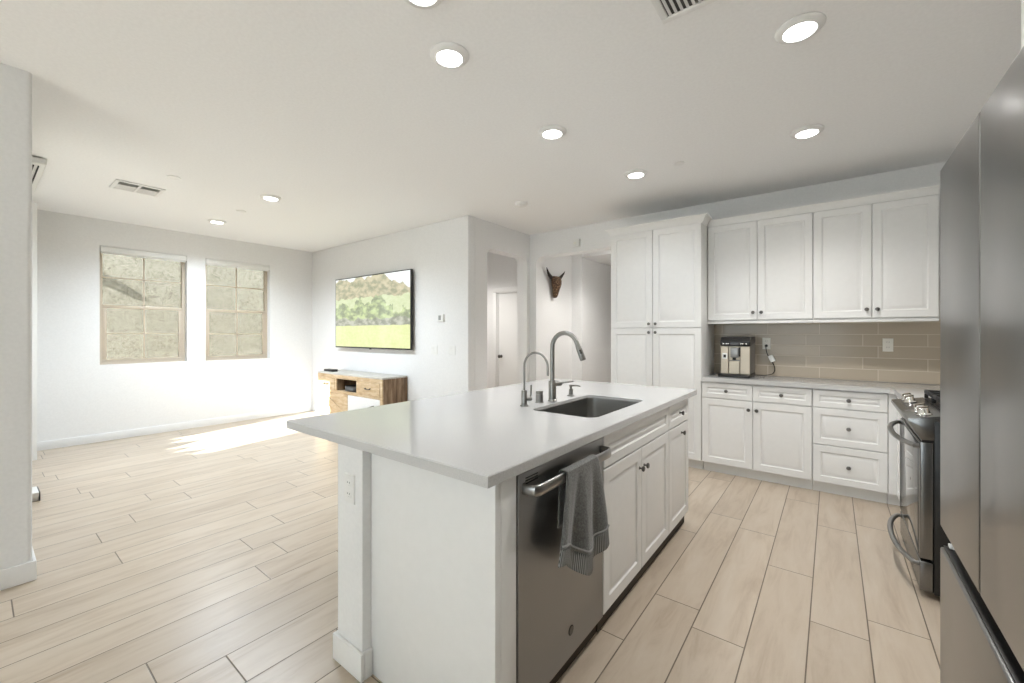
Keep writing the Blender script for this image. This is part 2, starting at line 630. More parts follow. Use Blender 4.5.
# kitchen back wall with the wide passage opening
px0, px1, pz, r = -3.32, -1.99, 2.415, 0.10
poly = [(XH, 0), (px0, 0), (px0, pz - r)] + arc(px0 + r, pz - r, r, PI, PI / 2)[1:] + arc(px1 - r, pz - r, r, PI / 2, 0) + [(px1, 0), (XR, 0), (XR, H), (XH, H)]
struct(MB().prism(poly, lambda a, b, d: V((a, d, b)), YB, YB + 0.16), 'wall_kitchen', WALL)
struct(MB().box(XR, XR + 0.15, YF, YB + 0.16, 0, H), 'wall_right', WALL)
# passage beyond the kitchen
struct(MB().box(XH - 0.30, -3.24, 6.08, 8.2, 0, H), 'wall_passage', WALL)
struct(MB().box(-1.95, -1.83, YB + 0.161, 8.2, 0, H), 'wall_passage_right', WALL)
struct(MB().box(-3.73, -1.83, 8.2, 8.3, 0, H), 'wall_passage_end', WALL)
struct(MB().box(-3.239, -1.951, 6.081, 8.199, 2.58, H), 'ceiling_passage', CEIL)
# left hall room
dx0, dx1, dh, yd = -4.52, -3.73, 2.03, 5.45
w = MB()
w.box(-6.2, dx0, yd, yd + 0.12, 0, H).box(dx1, XH - 0.17, yd, yd + 0.12, 0, H).box(dx0, dx1, yd, yd + 0.12, dh, H)
struct(w, 'wall_hall_end', WALL)
struct(MB().box(-6.32, -6.2, YT + 0.12, yd, 0, H), 'wall_hall_left', WALL)
d1 = struct(MB().panel(face_my(yd + 0.05), dx0 + 0.02, dx1 - 0.02, 0.01, dh - 0.02, 0.035, 0.11, flat=True), 'door_1', TRIMW)
c = MB()
c.box(dx0 - 0.07, dx0, yd - 0.018, yd - 0.001, 0, dh, 0.004).box(dx1, dx1 + 0.07, yd - 0.018, yd - 0.001, 0, dh, 0.004).box(dx0 - 0.07, dx1 + 0.07, yd - 0.018, yd - 0.001, dh, dh + 0.075, 0.004)
c.box(dx0, dx0 + 0.018, yd - 0.001, yd + 0.119, 0, dh).box(dx1 - 0.018, dx1, yd - 0.001, yd + 0.119, 0, dh).box(dx0, dx1, yd - 0.001, yd + 0.119, dh - 0.018, dh)
c.build('door_frame', TRIMW, d1)
MB().lathe([(0.026, 0), (0.026, 0.006), (0.011, 0.012), (0.011, 0.04), (0.027, 0.05), (0.027, 0.065), (0.0, 0.075)], (dx0 + 0.085, yd + 0.016, 0.95), (0, -1, 0)).build('door_knob', KNOBM, d1)

# near side wall of the living area (patio side) with the sliding door opening, and the wall end at left
PX0, PX1, PH = -6.39, -4.20, 2.40  # door opening widened to let in more daylight
w = MB()
w.box(XL - 0.15, PX0, YN - 0.2, YN, 0, H).box(PX1, XP - 0.16, YN - 0.2, YN, 0, H).box(PX0, PX1, YN - 0.2, YN, PH, H)
struct(w, 'wall_near', WALL)
rr = 0.022
poly = [(XP - 0.16, YF), (XP, YF)] + [(XP, YN - rr)] + arc(XP - rr, YN - rr, rr, 0, PI / 2, 6)[1:] + [(XP - 0.16, YN)]
struct(MB().prism(poly, lambda a, b, d: V((a, b, d)), 0, H), 'wall_left_end', WALL)
# wall behind the camera, with a wide window added for fill daylight
BX0, BX1, BZ0, BZ1 = -2.9, 0.3, 0.5, 2.45
w = MB()
w.box(XP - 0.16, BX0, YF - 0.15, YF, 0, H).box(BX1, XR + 0.15, YF - 0.15, YF, 0, H).box(BX0, BX1, YF - 0.15, YF, 0, BZ0).box(BX0, BX1, YF - 0.15, YF, BZ1, H)
struct(w, 'wall_front', WALL)
portal(((BX0 + BX1) / 2, YF - 0.06, (BZ0 + BZ1) / 2), (0, 1, 0), BX1 - BX0, BZ1 - BZ0)
portal(((PX0 + PX1) / 2, YN - 0.16, PH / 2), (0, 1, 0), PX1 - PX0, PH)
for (a, b_0, c0, c1) in (W1, W2):
    portal((XL - 0.13, (a + b_0) / 2, (c0 + c1) / 2), (1, 0, 0), b_0 - a, c1 - c0)

f = MB()
for x0, x1 in ((BX0, BX0 + 0.06), (-1.33, -1.27), (BX1 - 0.06, BX1)):
    f.box(x0, x1, YF - 0.12, YF - 0.06, BZ0, BZ1)
for z0, z1 in ((BZ0, BZ0 + 0.06), (BZ1 - 0.06, BZ1)):
    f.box(BX0 + 0.06, BX1 - 0.06, YF - 0.119, YF - 0.061, z0, z1)
wf = struct(f, 'fill_window', VINYL)
MB().box(BX0 + 0.05, BX1 - 0.05, YF - 0.093, YF - 0.087, BZ0 + 0.05, BZ1 - 0.05).build('pane', GLASS, wf)

# patio sliding door
f = MB()
for x0, x1 in ((PX0, PX0 + 0.05), (-5.22, -5.17), (PX1 - 0.05, PX1)):
    f.box(x0, x1, 0.06, 0.13, 0, PH)
f.box(PX0 + 0.05, PX1 - 0.05, 0.061, 0.129, PH - 0.05, PH).box(PX0 + 0.05, PX1 - 0.05, 0.061, 0.129, 0, 0.04)
pd = struct(f, 'door_2', VINYL)
MB().box(PX0 + 0.04, PX1 - 0.04, 0.092, 0.098, 0.03, PH - 0.04).build('pane', DOORGLASS, pd)


# windows in the left wall
def window(name, a, b_0, c0, c1):
    xo, xi = XL - 0.15, XL - 0.09
    f = MB()
    fw = 0.036
    zm = 1.683
    f.box(xo, xi, a, a + fw, c0, c1).box(xo, xi, b_0 - fw, b_0, c0, c1)
    f.box(xo, xi, a + fw, b_0 - fw, c0, c0 + fw).box(xo, xi, a + fw, b_0 - fw, c1 - fw, c1)
    o = struct(f, name, VINYL)
    s = MB()      # lower sash, set forward
    sw = 0.038
    s.box(xo + 0.035, xi - 0.002, a + fw, b_0 - fw, zm - 0.028, zm + 0.012, 0.003).box(xo + 0.035, xi - 0.002, a + fw, b_0 - fw, c0 + fw, c0 + fw + 0.03, 0.003)
    s.box(xo + 0.035, xi - 0.002, a + fw, a + fw + sw, c0 + fw + 0.03, zm - 0.028, 0.003).box(xo + 0.035, xi - 0.002, b_0 - fw - sw, b_0 - fw, c0 + fw + 0.03, zm - 0.028, 0.003)
    s.build('sash', VINYL, o)
    g = MB()
    ym = (a + b_0) / 2
    zl = (c0 + fw + 0.03 + zm - 0.028) / 2
    zu = (zm + c1 - fw) / 2
    zu = 2.045
    for z0, z1, zc, xx in ((c0 + fw + 0.03, zm - 0.028, zl, xo + 0.0535), (zm + 0.012, c1 - fw, zu, xo + 0.0255)):
        g.box(xx, xx + 0.008, ym - 0.008, ym + 0.008, z0, z1)
        g.box(xx + 0.001, xx + 0.007, a + fw, b_0 - fw, zc - 0.008, zc + 0.008)
    g.build('muntin', VINYL, o)
    MB().box(xo + 0.020, xo + 0.024, a + fw - 0.01, b_0 - fw + 0.01, zm - 0.01, c1 - fw + 0.01).build('upper_pane', TINTED, o)
    MB().box(xo + 0.048, xo + 0.052, a + fw + sw - 0.01, b_0 - fw - sw + 0.01, c0 + fw + 0.02, zm - 0.02).build('lower_pane', TINTED, o)
    return o


window('window_1', *W1)
window('window_2', *W2)


def shade(a, b_0, c1, label):
    t = thing('roller_shade', label, 'window shade', (XL, (a + b_0) / 2, c1 - 0.09), 'rolled up window shades')
    MB().box(XL - 0.06, XL + 0.012, a + 0.004, b_0 - 0.004, c1 - 0.075, c1 - 0.002, 0.012).build('cassette', PLAST, t)
    MB().box(XL - 0.028, XL - 0.012, a + 0.012, b_0 - 0.012, c1 - 0.092, c1 - 0.0755, 0.004).build('hem_bar', PLAST, t)


shade(W1[0], W1[1], W1[3], 'white roller shade rolled up over the left window with the dark shadow outside')
shade(W2[0], W2[1], W2[3], 'white roller shade rolled up over the right window nearer the television')

# baseboards
struct(MB().box(XL, XL + 0.014, YN, YT, 0, 0.10, 0.003), 'baseboard_left', TRIMW)
struct(MB().box(XL + 0.014, XH + 0.0, YT - 0.014, YT, 0, 0.10, 0.003), 'baseboard_living', TRIMW)
b = MB().box(XP, XP + 0.014, YF, YN + 0.014, 0, 0.105, 0.004)
b.box(-3.75, XP, YN, YN + 0.014, 0, 0.105, 0.004)
struct(b, 'baseboard_left_end', TRIMW)
struct(MB().box(XH, XH + 0.014, YT - 0.014, oy0, 0, 0.10, 0.003), 'baseboard_hall', TRIMW)

struct(MB().box(-4.2, 1.6, -6.6, YF - 0.16, 2.62, 2.75), 'porch_sun_block', CEIL)  # unseen porch roof added to keep sun from the rear window
# outdoors: the neighbour's stucco wall, ground, an unseen fence and eave shaped to throw the sun's shadows
struct(MB().box(-8.9, -8.6, -2.0, 9.0, -0.3, 6.0), 'wall_neighbor', STUCCO)
struct(MB().box(-16, 6, -14, 10, -0.32, -0.125), 'ground', paint('patio_concrete', (0.66, 0.62, 0.56), 0.9, 0.1, 0.1))
e = MB()
e.prism([(1.069, 2.23), (0.923, 2.221), (0.1, 2.64), (0.1, 2.94)], lambda a, b, d: V((d, a, b)), -8.60, -8.47)
struct(e, 'shadow_eave', paint('shadow_eave_board', (0.35, 0.30, 0.24), 0.7))
fx = MB()
for i in range(10):
    x0 = -6.9 + i * 0.26
    zt = 1.60 + 0.05 * math.sin(i * 2.1)
    fx.prism([(x0, -0.125), (x0 + 0.255, -0.125), (x0 + 0.255, zt - 0.16), (x0 + 0.16, zt), (x0, zt - 0.16)], lambda a, b, d: V((a, d, b)), -1.22, -1.20)
struct(fx, 'shadow_fence', paint('shadow_fence_board', (0.42, 0.30, 0.20), 0.8))

# ================================================================== KITCHEN ISLAND
IX = -0.80      # front face of island cabinets (faces +X)
ZC = 0.93
# half wall at the back of the island
struct(MB().box(-1.613, -1.437, 0.92, 3.15, 0, ZC - 0.036), 'wall_island', WALL)
b = MB()
b.box(-1.628, -1.422, 0.904, 0.92, 0, 0.105, 0.004).box(-1.437, -1.422, 0.92, 0.957, 0, 0.105, 0.004).box(-1.628, -1.613, 0.92, 3.15, 0, 0.105, 0.004)
struct(b, 'baseboard_island', TRIMW)

# counter with a sink cut-out
SX0, SX1, SY0, SY1, SR = -1.275, -0.897, 1.805, 2.495, 0.055


def rrect(x0, x1, y0, y1, r, n=6):
    return arc(x1 - r, y0 + r, r, -PI / 2, 0, n) + arc(x1 - r, y1 - r, r, 0, PI / 2, n) + arc(x0 + r, y1 - r, r, PI / 2, PI, n) + arc(x0 + r, y0 + r, r, PI, 3 * PI / 2, n)


def counter_with_hole(x0, x1, y0, y1, z0, z1, hole):
    mb = MB()
    bm = mb.bm
    cx, cy = (SX0 + SX1) / 2, (SY0 + SY1) / 2
    n = len(hole)
    outer = []
    for hx, hy in hole:      # point on the outer rectangle in the direction of the hole point
        dx, dy = hx - cx, hy - cy
        s = 1e9
        if dx > 1e-9: s = min(s, (x1 - cx) / dx)
        if dx < -1e-9: s = min(s, (x0 - cx) / dx)
        if dy > 1e-9: s = min(s, (y1 - cy) / dy)
        if dy < -1e-9: s = min(s, (y0 - cy) / dy)
        outer.append([cx + dx * s, cy + dy * s])
    for c in ((x0, y0), (x1, y0), (x1, y1), (x0, y1)):
        k = min(range(n), key=lambda i: (outer[i][0] - c[0]) ** 2 + (outer[i][1] - c[1]) ** 2)
        outer[k] = list(c)
    e = 0.004

    def shr(p, d):
        return (p[0] - d if abs(p[0] - x1) < 1e-6 else p[0] + d if abs(p[0] - x0) < 1e-6 else p[0],
                p[1] - d if abs(p[1] - y1) < 1e-6 else p[1] + d if abs(p[1] - y0) < 1e-6 else p[1])
    rings = []
    for pts, z in ((hole, z0), (outer, z0), (outer, z1 - e), ([shr(p, e) for p in outer], z1), (hole, z1)):
        rings.append([bm.verts.new((p[0], p[1], z)) for p in pts])
    for a, b_ in zip(rings, rings[1:] + rings[:1]):
        mb.bridge(a, b_)
    return mb


ct = counter_with_hole(-2.016, -0.775, 0.895, 3.205, ZC - 0.036, ZC, rrect(SX0, SX1, SY0, SY1, SR)).build('island_countertop', COUNTER)
tag(ct, 'large white quartz countertop on the island around the sink', 'countertop')

# undermount sink
s = MB()
rings = []
for ins, z in ((0.001, ZC - 0.016), (0.0025, ZC - 0.016), (0.004, ZC - 0.06), (0.008, ZC - 0.20), (0.024, ZC - 0.245), (0.06, ZC - 0.26), (0.11, ZC - 0.262)):
    rings.append([s.bm.verts.new((p[0], p[1], z)) for p in rrect(SX0 + ins, SX1 - ins, SY0 + ins, SY1 - ins, SR if ins < 0.05 else 0.05)])
for a, b_ in zip(rings, rings[1:]):
    s.bridge(a, b_)
s.bm.faces.new(rings[-1])
t = thing('kitchen_sink', 'stainless undermount sink basin let into the island countertop', 'sink', ((SX0 + SX1) / 2, (SY0 + SY1) / 2, ZC - 0.28))
s.build('basin', SINKM, t)
MB().lathe([(0.045, 0), (0.045, 0.006), (0.036, 0.008), (0.030, 0.003), (0.0, 0.003)], ((SX0 + SX1) / 2, (SY0 + SY1) / 2, ZC - 0.2625)).build('drain', CHROME, t)

# end panel
fe = face_my(0.957)
p = MB().box(-1.4365, IX, 0.957, 0.984, 0.0, ZC - 0.037, 0.002)
tag(p.build('island_end_panel', CAB), 'plain white end panel closing the near end of the island', 'panel')

fi = face_px(IX - 0.02)


def base_box(mb, x0, x1, y0, y1, z0, z1, b=0.001):
    return mb.box(x0, x1, y0, y1, z0, z1, b)


# filler stile between the end panel and dishwasher
p = MB().box(-1.40, IX, 0.9845, 1.062, 0.0, ZC - 0.037, 0.002)
tag(p.build('filler_strip', CAB), 'narrow white filler strip between end panel and dishwasher', 'filler')

# dishwasher
t = thing('dishwasher', 'slate grey steel dishwasher built into the island', 'dishwasher', (-1.1, 1.384, 0))
MB().box(-1.39, IX - 0.03, 1.068, 1.70, 0.10, ZC - 0.045).build('tub', BLACK, t)
MB().box(IX - 0.03, IX, 1.074, 1.698, 0.085, 0.878, 0.004, 3).build('door_panel', STEELD, t)
MB().box(-1.38, IX - 0.035, 1.072, 1.70, 0.0, 0.08).build('toe_kick', TOE_SHADE, t)
v_ = MB()
for k in range(3):
    v_.box(IX - 0.002, IX + 0.0012, 1.112, 1.184, 0.838 + k * 0.009, 0.842 + k * 0.009, 0.0005)
v_.build('vent_slot', DARK, t)
hz, hx = 0.828, -0.748
hp = [(IX - 0.002, 1.098, hz), (IX + 0.02, 1.097, hz), (IX + 0.043, 1.102, hz), (hx, 1.122, hz)] + [(hx, 1.15 + k * 0.05, hz) for k in range(10)] + [(hx, 1.648, hz), (IX + 0.043, 1.668, hz), (IX + 0.02, 1.673, hz), (IX - 0.002, 1.672, hz)]
h_ = MB()
rings = []
for i, p_ in enumerate(hp):
    a_, b_ = V(hp[max(i - 1, 0)]), V(hp[min(i + 1, len(hp) - 1)])
    d_ = (b_ - a_).normalized()
    nrm = V((0, 0, 1)).cross(d_).normalized()
    rings.append(h_.ring(V(p_), nrm, V((0, 0, 1)), 0.009, 16, 0.019))
h_.loft(rings)
h_.build('handle', STEEL, t)
bd = MB().lathe([(0.019, 0), (0.019, 0.0015), (0.017, 0.002), (0.0, 0.002)], (IX - 0.0005, 1.413, 0.188), (1, 0, 0))
bd = bd.build('badge', BLACK, t)
MB().lathe([(0.0145, 0), (0.0145, 0.0006), (0.0125, 0.0009), (0.0125, 0.0003), (0.0, 0.0003)], (IX + 0.0016, 1.413, 0.188), (1, 0, 0)).build('badge_ring', KNOBM, bd)

# sink base cabinet
t = thing('sink_base_cabinet', 'white two-door base cabinet under the island sink with a long false drawer', 'cabinet', (-1.1, 2.1675, 0))
cb = MB()
cb.box(-1.40, IX - 0.0205, 1.704, 1.722, 0.09, ZC - 0.037).box(-1.40, IX - 0.0205, 2.613, 2.631, 0.09, ZC - 0.037).box(-1.40, -1.385, 1.722, 2.613, 0.09, ZC - 0.037).box(-1.385, IX - 0.0205, 1.722, 2.613, 0.09, 0.108)
cb.box(IX - 0.04, IX - 0.0205, 1.722, 2.613, 0.108, 0.15).box(IX - 0.04, IX - 0.0205, 1.722, 2.613, 0.70, ZC - 0.037)
cb.build('carcass', CAB, t)
MB().panel(fi, 1.706, 2.629, 0.735, 0.885, 0.02, 0.048).build('false_drawer', CAB, t)
for k, (a, b_0) in enumerate(((1.706, 2.1655), (2.1695, 2.629))):
    d = MB().panel(fi, a, b_0, 0.088, 0.728, 0.02, 0.058).build('door', CAB, t)
    MB().knob(fi, 2.1675 + (-0.033 if k == 0 else 0.033), 0.63).build('knob', KNOBM, d)
MB().box(-1.38, IX - 0.03, 1.704, 2.631, 0.0, 0.089).build('toe_kick', TOE_SHADE, t)

# narrow cabinet
t = thing('narrow_base_cabinet', 'narrow white cabinet with one drawer and one door at the far end of the island', 'cabinet', (-1.1, 2.86, 0))
MB().box(-1.40, IX - 0.0205, 2.635, 3.10, 0.09, ZC - 0.037, 0.001).build('carcass', CAB, t)
d = MB().panel(fi, 2.637, 3.075, 0.735, 0.885, 0.02, 0.048).build('drawer', CAB, t)
MB().knob(fi, 2.865, 0.81).build('knob', KNOBM, d)
d = MB().panel(fi, 2.637, 3.075, 0.088, 0.728, 0.02, 0.058).build('door', CAB, t)
MB().knob(fi, 2.90, 0.672).build('knob', KNOBM, d)
MB().box(-1.38, IX - 0.03, 2.635, 3.08, 0.0, 0.089).build('toe_kick', TOE_SHADE, t)


# outlet plates
def outlet(name, fr, u, v, label, cat, mat=OUTW, kind='outlet', group=None, w_=0.07, h_=0.115):
    t = thing(name, label, cat, fr(u, v - h_ / 2, 0), group)
    MB().panel(fr, u - w_ / 2, u + w_ / 2, v - h_ / 2, v + h_ / 2, 0.006, flat=True).build('plate', mat, t)
    if kind == 'outlet':
        for s_ in (-1, 1):
            f_ = MB().panel(fr, u - 0.017, u + 0.017, v + s_ * 0.022 - 0.015, v + s_ * 0.022 + 0.015, 0.0075, flat=True).build('receptacle', mat, t)
            q = MB()
            for du in (-0.007, 0.007):
                q.panel(fr, u + du - 0.0012, u + du + 0.0012, v + s_ * 0.022 - 0.002, v + s_ * 0.022 + 0.008, 0.0082, flat=True)
            q.panel(fr, u - 0.0025, u + 0.0025, v + s_ * 0.022 - 0.011, v + s_ * 0.022 - 0.006, 0.0082, flat=True)
            q.build('slot', DARK, f_)
    else:
        n = 2
        for k in range(n):
            uc = u + (k - (n - 1) / 2) * 0.046
            MB().prism([(-0.033, 0.0055), (0.033, 0.0055), (0.033, 0.012), (0.0, 0.008), (-0.033, 0.0075)], lambda a, b, d: fr(d, v + a, b), uc - 0.0165, uc + 0.0165).build('rocker', mat, t)
    return t


outlet('power_outlet', face_my(0.92), -1.522, 0.718, 'white power outlet on the end of the island half wall', 'outlet', PLAST)

# dish towel over the dishwasher handle
tw = MB()
NU, NV = 40, 46
grid = []
for j in range(NV + 1):
    s_ = j / NV             # 0 back hem .. 1 front hem
    row = []
    for i in range(NU + 1):
        q = i / NU
        if s_ < 0.30:       # back layer
            k = (0.30 - s_) / 0.30
            z = hz + 0.018 - k * 0.20
            x = hx - 0.015 - 0.006 * k
            y = 1.268 + q * 0.235
        elif s_ < 0.40:
            k = (s_ - 0.30) / 0.10
            a_ = PI * (1 - k)
            z = hz + 0.018 + 0.007 * math.sin(a_)
            x = hx + 0.015 * math.cos(a_)
            y = 1.268 + q * 0.235
        else:
            k = (s_ - 0.40) / 0.60
            ln = 0.285 + 0.115 * math.sin(min(1.0, q / 0.62) * PI / 2) ** 2 - 0.055 * max(0.0, (q - 0.62) / 0.38)
            z = hz + 0.018 - k * ln
            wide = 0.235 + 0.125 * k ** 0.8
            y = 1.268 - 0.085 * k + q * wide
            fold = math.sin(q * PI * 4.4 + 0.4) * 0.015 + math.sin(q * PI * 9 + 1.0) * 0.004
            x = hx + 0.016 + fold * min(1, k * 1.5) + 0.006 * k
            x += 0.012 * k * (q > 0.35) * min(1, (q - 0.35) * 4)
        row.append(tw.bm.verts.new((x, y, z)))
    grid.append(row)
band_mb = MB()
for j in range(NV):
    for i in range(NU):
        f_ = (grid[j][i], grid[j][i + 1], grid[j + 1][i + 1], grid[j + 1][i])
        if j < NV - 5:
            tw.bm.faces.new(f_)
        else:
            band_mb.bm.faces.new([band_mb.bm.verts.new(v.co) for v in f_])
for v in [v for v in tw.bm.verts if not v.link_faces]:
    tw.bm.verts.remove(v)
bmesh.ops.remove_doubles(band_mb.bm, verts=band_mb.bm.verts, dist=1e-5)
bl = MB()
for j in (NV - 6,):
    pts = [grid[j][i].co.copy() + V((0.005, 0, 0)) if grid[j][i].is_valid else None for i in range(NU + 1)]
    bl.tube(pts, 0.0035, 6)
to = tw.build('dish_towel', TOWEL)
tag(to, 'grey terry dish towel draped over the dishwasher handle', 'towel')
WORLD_LOC[to.name] = to.location.copy()
md = to.modifiers.new('thick', 'SOLIDIFY'); md.thickness = 0.005; md.offset = 0
bo = band_mb.build('ribbed_hem', BAND, to)
md = bo.modifiers.new('thick', 'SOLIDIFY'); md.thickness = 0.005; md.offset = 0
bl.build('hem_stripe', paint('pale_grey_thread', (0.33, 0.325, 0.315), 0.9), to)

# main faucet
t = thing('kitchen_faucet', 'tall brushed nickel gooseneck faucet with side lever behind the sink', 'faucet', (-1.33, 2.125, ZC))
fx0, fy0 = -1.33, 2.125
MB().lathe([(0.027, 0), (0.027, 0.008), (0.0235, 0.012), (0.0235, 0.118), (0.021, 0.124), (0.0, 0.124)], (fx0, fy0, ZC)).build('body', NICKEL, t)
pts = [(fx0, fy0, ZC + 0.11), (fx0, fy0, ZC + 0.20), (fx0, fy0, ZC + 0.30)]
R_ = 0.085
pts += [(fx0 + R_ - R_ * math.cos(a), fy0, ZC + 0.323 + R_ * math.sin(a)) for a in [PI * k / 16 for k in range(1, 15)]]
e0 = V(pts[-1])
a_end = PI * 14 / 16
dr = V((math.sin(a_end), 0, math.cos(a_end)))
pts += [tuple(e0 + dr * 0.02)]
MB().tube(pts, 0.0135, 18).build('spout', NICKEL, t)
e1 = e0 + dr * 0.02
hd = MB().tube([tuple(e1 - dr * 0.002), tuple(e1 + dr * 0.012), tuple(e1 + dr * 0.03), tuple(e1 + dr * 0.088), tuple(e1 + dr * 0.092)], [0.0145, 0.0155, 0.0165, 0.0175, 0.015], 18).build('spray_head', NICKEL, t)
MB().tube([tuple(e1 + dr * 0.030 + V((0.010, -0.0125, 0.003))), tuple(e1 + dr * 0.055 + V((0.010, -0.0125, 0.003)))], 0.006, 10).build('spray_button', BLACK, hd)
lv = MB().tube([(fx0 + 0.01, fy0 + 0.0, ZC + 0.105), (fx0 + 0.03, fy0 + 0.035, ZC + 0.105), (fx0 + 0.034, fy0 + 0.045, ZC + 0.105)], [0.016, 0.016, 0.013], 16)
lv.tube([(fx0 + 0.03, fy0 + 0.04, ZC + 0.106), (fx0 + 0.075, fy0 + 0.115, ZC + 0.114), (fx0 + 0.078, fy0 + 0.12, ZC + 0.1145)], [0.006, 0.005, 0.003], 10)
lv.build('lever', NICKEL, t)

# water filter faucet
wx, wy = -1.363, 1.882
t = thing('water_filter_faucet', 'slim brushed nickel drinking water tap with a small lever, leftmost behind the sink', 'faucet', (wx, wy, ZC))
MB().lathe([(0.024, 0), (0.024, 0.006), (0.0165, 0.011), (0.0165, 0.085), (0.014, 0.089), (0.0, 0.089)], (wx, wy, ZC)).build('body', NICKEL, t)
R_ = 0.078
pts = [(wx, wy, ZC + 0.08), (wx, wy, ZC + 0.15), (wx, wy, ZC + 0.215)]
pts += [(wx + R_ - R_ * math.cos(a), wy, ZC + 0.222 + R_ * math.sin(a)) for a in [PI * k / 16 for k in range(1, 17)]]
pts += [(wx + 2 * R_, wy, ZC + 0.20), (wx + 2 * R_, wy, ZC + 0.178)]
MB().tube(pts, 0.0063, 14).build('spout', NICKEL, t)
lv = MB().tube([(wx + 0.01, wy + 0.006, ZC + 0.04), (wx + 0.026, wy + 0.028, ZC + 0.04), (wx + 0.029, wy + 0.032, ZC + 0.04)], [0.0125, 0.0125, 0.010], 14)
lv.tube([(wx + 0.024, wy + 0.027, ZC + 0.045), (wx + 0.026, wy + 0.030, ZC + 0.085), (wx + 0.027, wy + 0.031, ZC + 0.118)], [0.0035, 0.005, 0.0055], 10)
lv.build('lever', NICKEL, t)

# air gap cap and soap pump
t = tag(MB().lathe([(0.025, 0), (0.025, 0.004), (0.0215, 0.006), (0.0215, 0.048), (0.0195, 0.050), (0.0195, 0.052), (0.0215, 0.054), (0.0215, 0.064), (0.019, 0.068), (0.0, 0.069)], (wx, 2.035, ZC)).build('air_gap_cap', NICKEL),
        'short brushed nickel cylinder cap between the two faucets', 'air gap')
sx, sy = -1.345, 2.375
t = thing('soap_dispenser', 'small brushed nickel soap pump right of the tall faucet', 'soap dispenser', (sx, sy, ZC))
MB().lathe([(0.023, 0), (0.023, 0.005), (0.014, 0.009), (0.0135, 0.045), (0.008, 0.048), (0.008, 0.058), (0.012, 0.060), (0.012, 0.072), (0.0, 0.074)], (sx, sy, ZC)).build('body', NICKEL, t)
MB().tube([(sx, sy, ZC + 0.066), (sx + 0.03, sy + 0.03, ZC + 0.066), (sx + 0.045, sy + 0.045, ZC + 0.060)], [0.005, 0.005, 0.004], 10).build('nozzle', NICKEL, t)

# ================================================================== BACK WALL CABINETS
YC = 4.31
fb = face_my(YC + 0.02)
Z0 = 0.10


def crown(mb, x0, x1, yf, z0, z1, out, side_l=None, side_r=None):
    """stepped cornice along -Y, mitred onto the sides given by the depth they run back to"""
    prof = [(0.0, z0), (0.010, z0 + 0.004), (0.014, z0 + 0.018), (out * 0.5, z0 + (z1 - z0) * 0.55), (out * 0.78, z0 + (z1 - z0) * 0.80), (out, z0 + (z1 - z0) * 0.84), (out, z1), (-0.02, z1), (-0.02, z0)]
    rings = []
    if side_l is not None:
        rings.append([mb.bm.verts.new((x0 - o, side_l, z)) for o, z in prof])
        rings.append([mb.bm.verts.new((x0 - o, yf - o, z)) for o, z in prof])
    else:
        rings.append([mb.bm.verts.new((x0, yf - o, z)) for o, z in prof])
    if side_r is not None:
        rings.append([mb.bm.verts.new((x1 + o, yf - o, z)) for o, z in prof])
        rings.append([mb.bm.verts.new((x1 + o, side_r, z)) for o, z in prof])
    else:
        rings.append([mb.bm.verts.new((x1, yf - o, z)) for o, z in prof])
    mb.loft(rings)
    return mb


# pantry
pa0, pa1, pm = -1.94, -1.002, -1.477
t = thing('pantry_cabinet', 'tall white four-door pantry cabinet beside the passage opening', 'cabinet', (-1.47, 4.6, 0))
MB().box(pa0, pa1, YC + 0.0205, YB - 0.001, Z0, 2.425, 0.001).build('carcass', CAB, t)
MB().box(pa0 + 0.002, pa1 - 0.002, YC + 0.07, YB - 0.01, 0, Z0 - 0.001).build('toe_kick', CAB, t)
for k, (a, b_0) in enumerate(((pa0 + 0.002, pm - 0.002), (pm + 0.002, pa1 - 0.002))):
    for (c0, c1, kz) in ((Z0, 1.389, 1.346), (1.396, 2.41, 1.435)):
        d = MB().panel(fb, a, b_0, c0, c1, 0.02, 0.06).build('door', CAB, t)
        MB().knob(fb, pm + (-0.034 if k == 0 else 0.034), kz).build('knob', KNOBM, d)
crown(MB(), pa0, pa1, YC + 0.02, 2.41, 2.49, 0.058, YB - 0.002, 4.50).build('crown', CAB, t)

# base cabinets
b0, b1, b2, b3 = -1.0, -0.569, -0.131, 0.343
t = thing('base_cabinet', 'white base cabinet with two drawers over two doors under the coffee machine', 'cabinet', (-0.566, 4.6, 0))
MB().box(b0, b2 - 0.001, YC + 0.0205, YB - 0.001, Z0, 0.874, 0.001).build('carcass', CAB, t)
MB().box(b0 + 0.002, b2 - 0.002, YC + 0.07, YB - 0.01, 0, Z0 - 0.001).build('toe_kick', CAB, t)
for k, (a, b_0) in enumerate(((b0 + 0.003, b1 - 0.002), (b1 + 0.002, b2 - 0.003))):
    d = MB().panel(fb, a, b_0, 0.722, 0.866, 0.02, 0.045).build('drawer', CAB, t)
    MB().knob(fb, (a + b_0) / 2, 0.795).build('knob', KNOBM, d)
    d = MB().panel(fb, a, b_0, Z0, 0.715, 0.02, 0.058).build('door', CAB, t)
    MB().knob(fb, b1 + (-0.032 if k == 0 else 0.032), 0.640).build('knob', KNOBM, d)
t = thing('drawer_cabinet', 'white base cabinet with three stacked drawers beside the range', 'cabinet', (0.106, 4.6, 0))
MB().box(b2 + 0.001, b3, YC + 0.0205, YB - 0.001, Z0, 0.874, 0.001).build('carcass', CAB, t)
MB().box(b2 + 0.002, b3 - 0.002, YC + 0.07, YB - 0.01, 0, Z0 - 0.001).build('toe_kick', CAB, t)
for c0, c1 in ((0.722, 0.866), (0.413, 0.715), (Z0, 0.406)):
    d = MB().panel(fb, b2 + 0.003, b3 - 0.002, c0, c1, 0.02, 0.052).build('drawer', CAB, t)
    MB().knob(fb, (b2 + b3) / 2, (c0 + c1) / 2).build('knob', KNOBM, d)
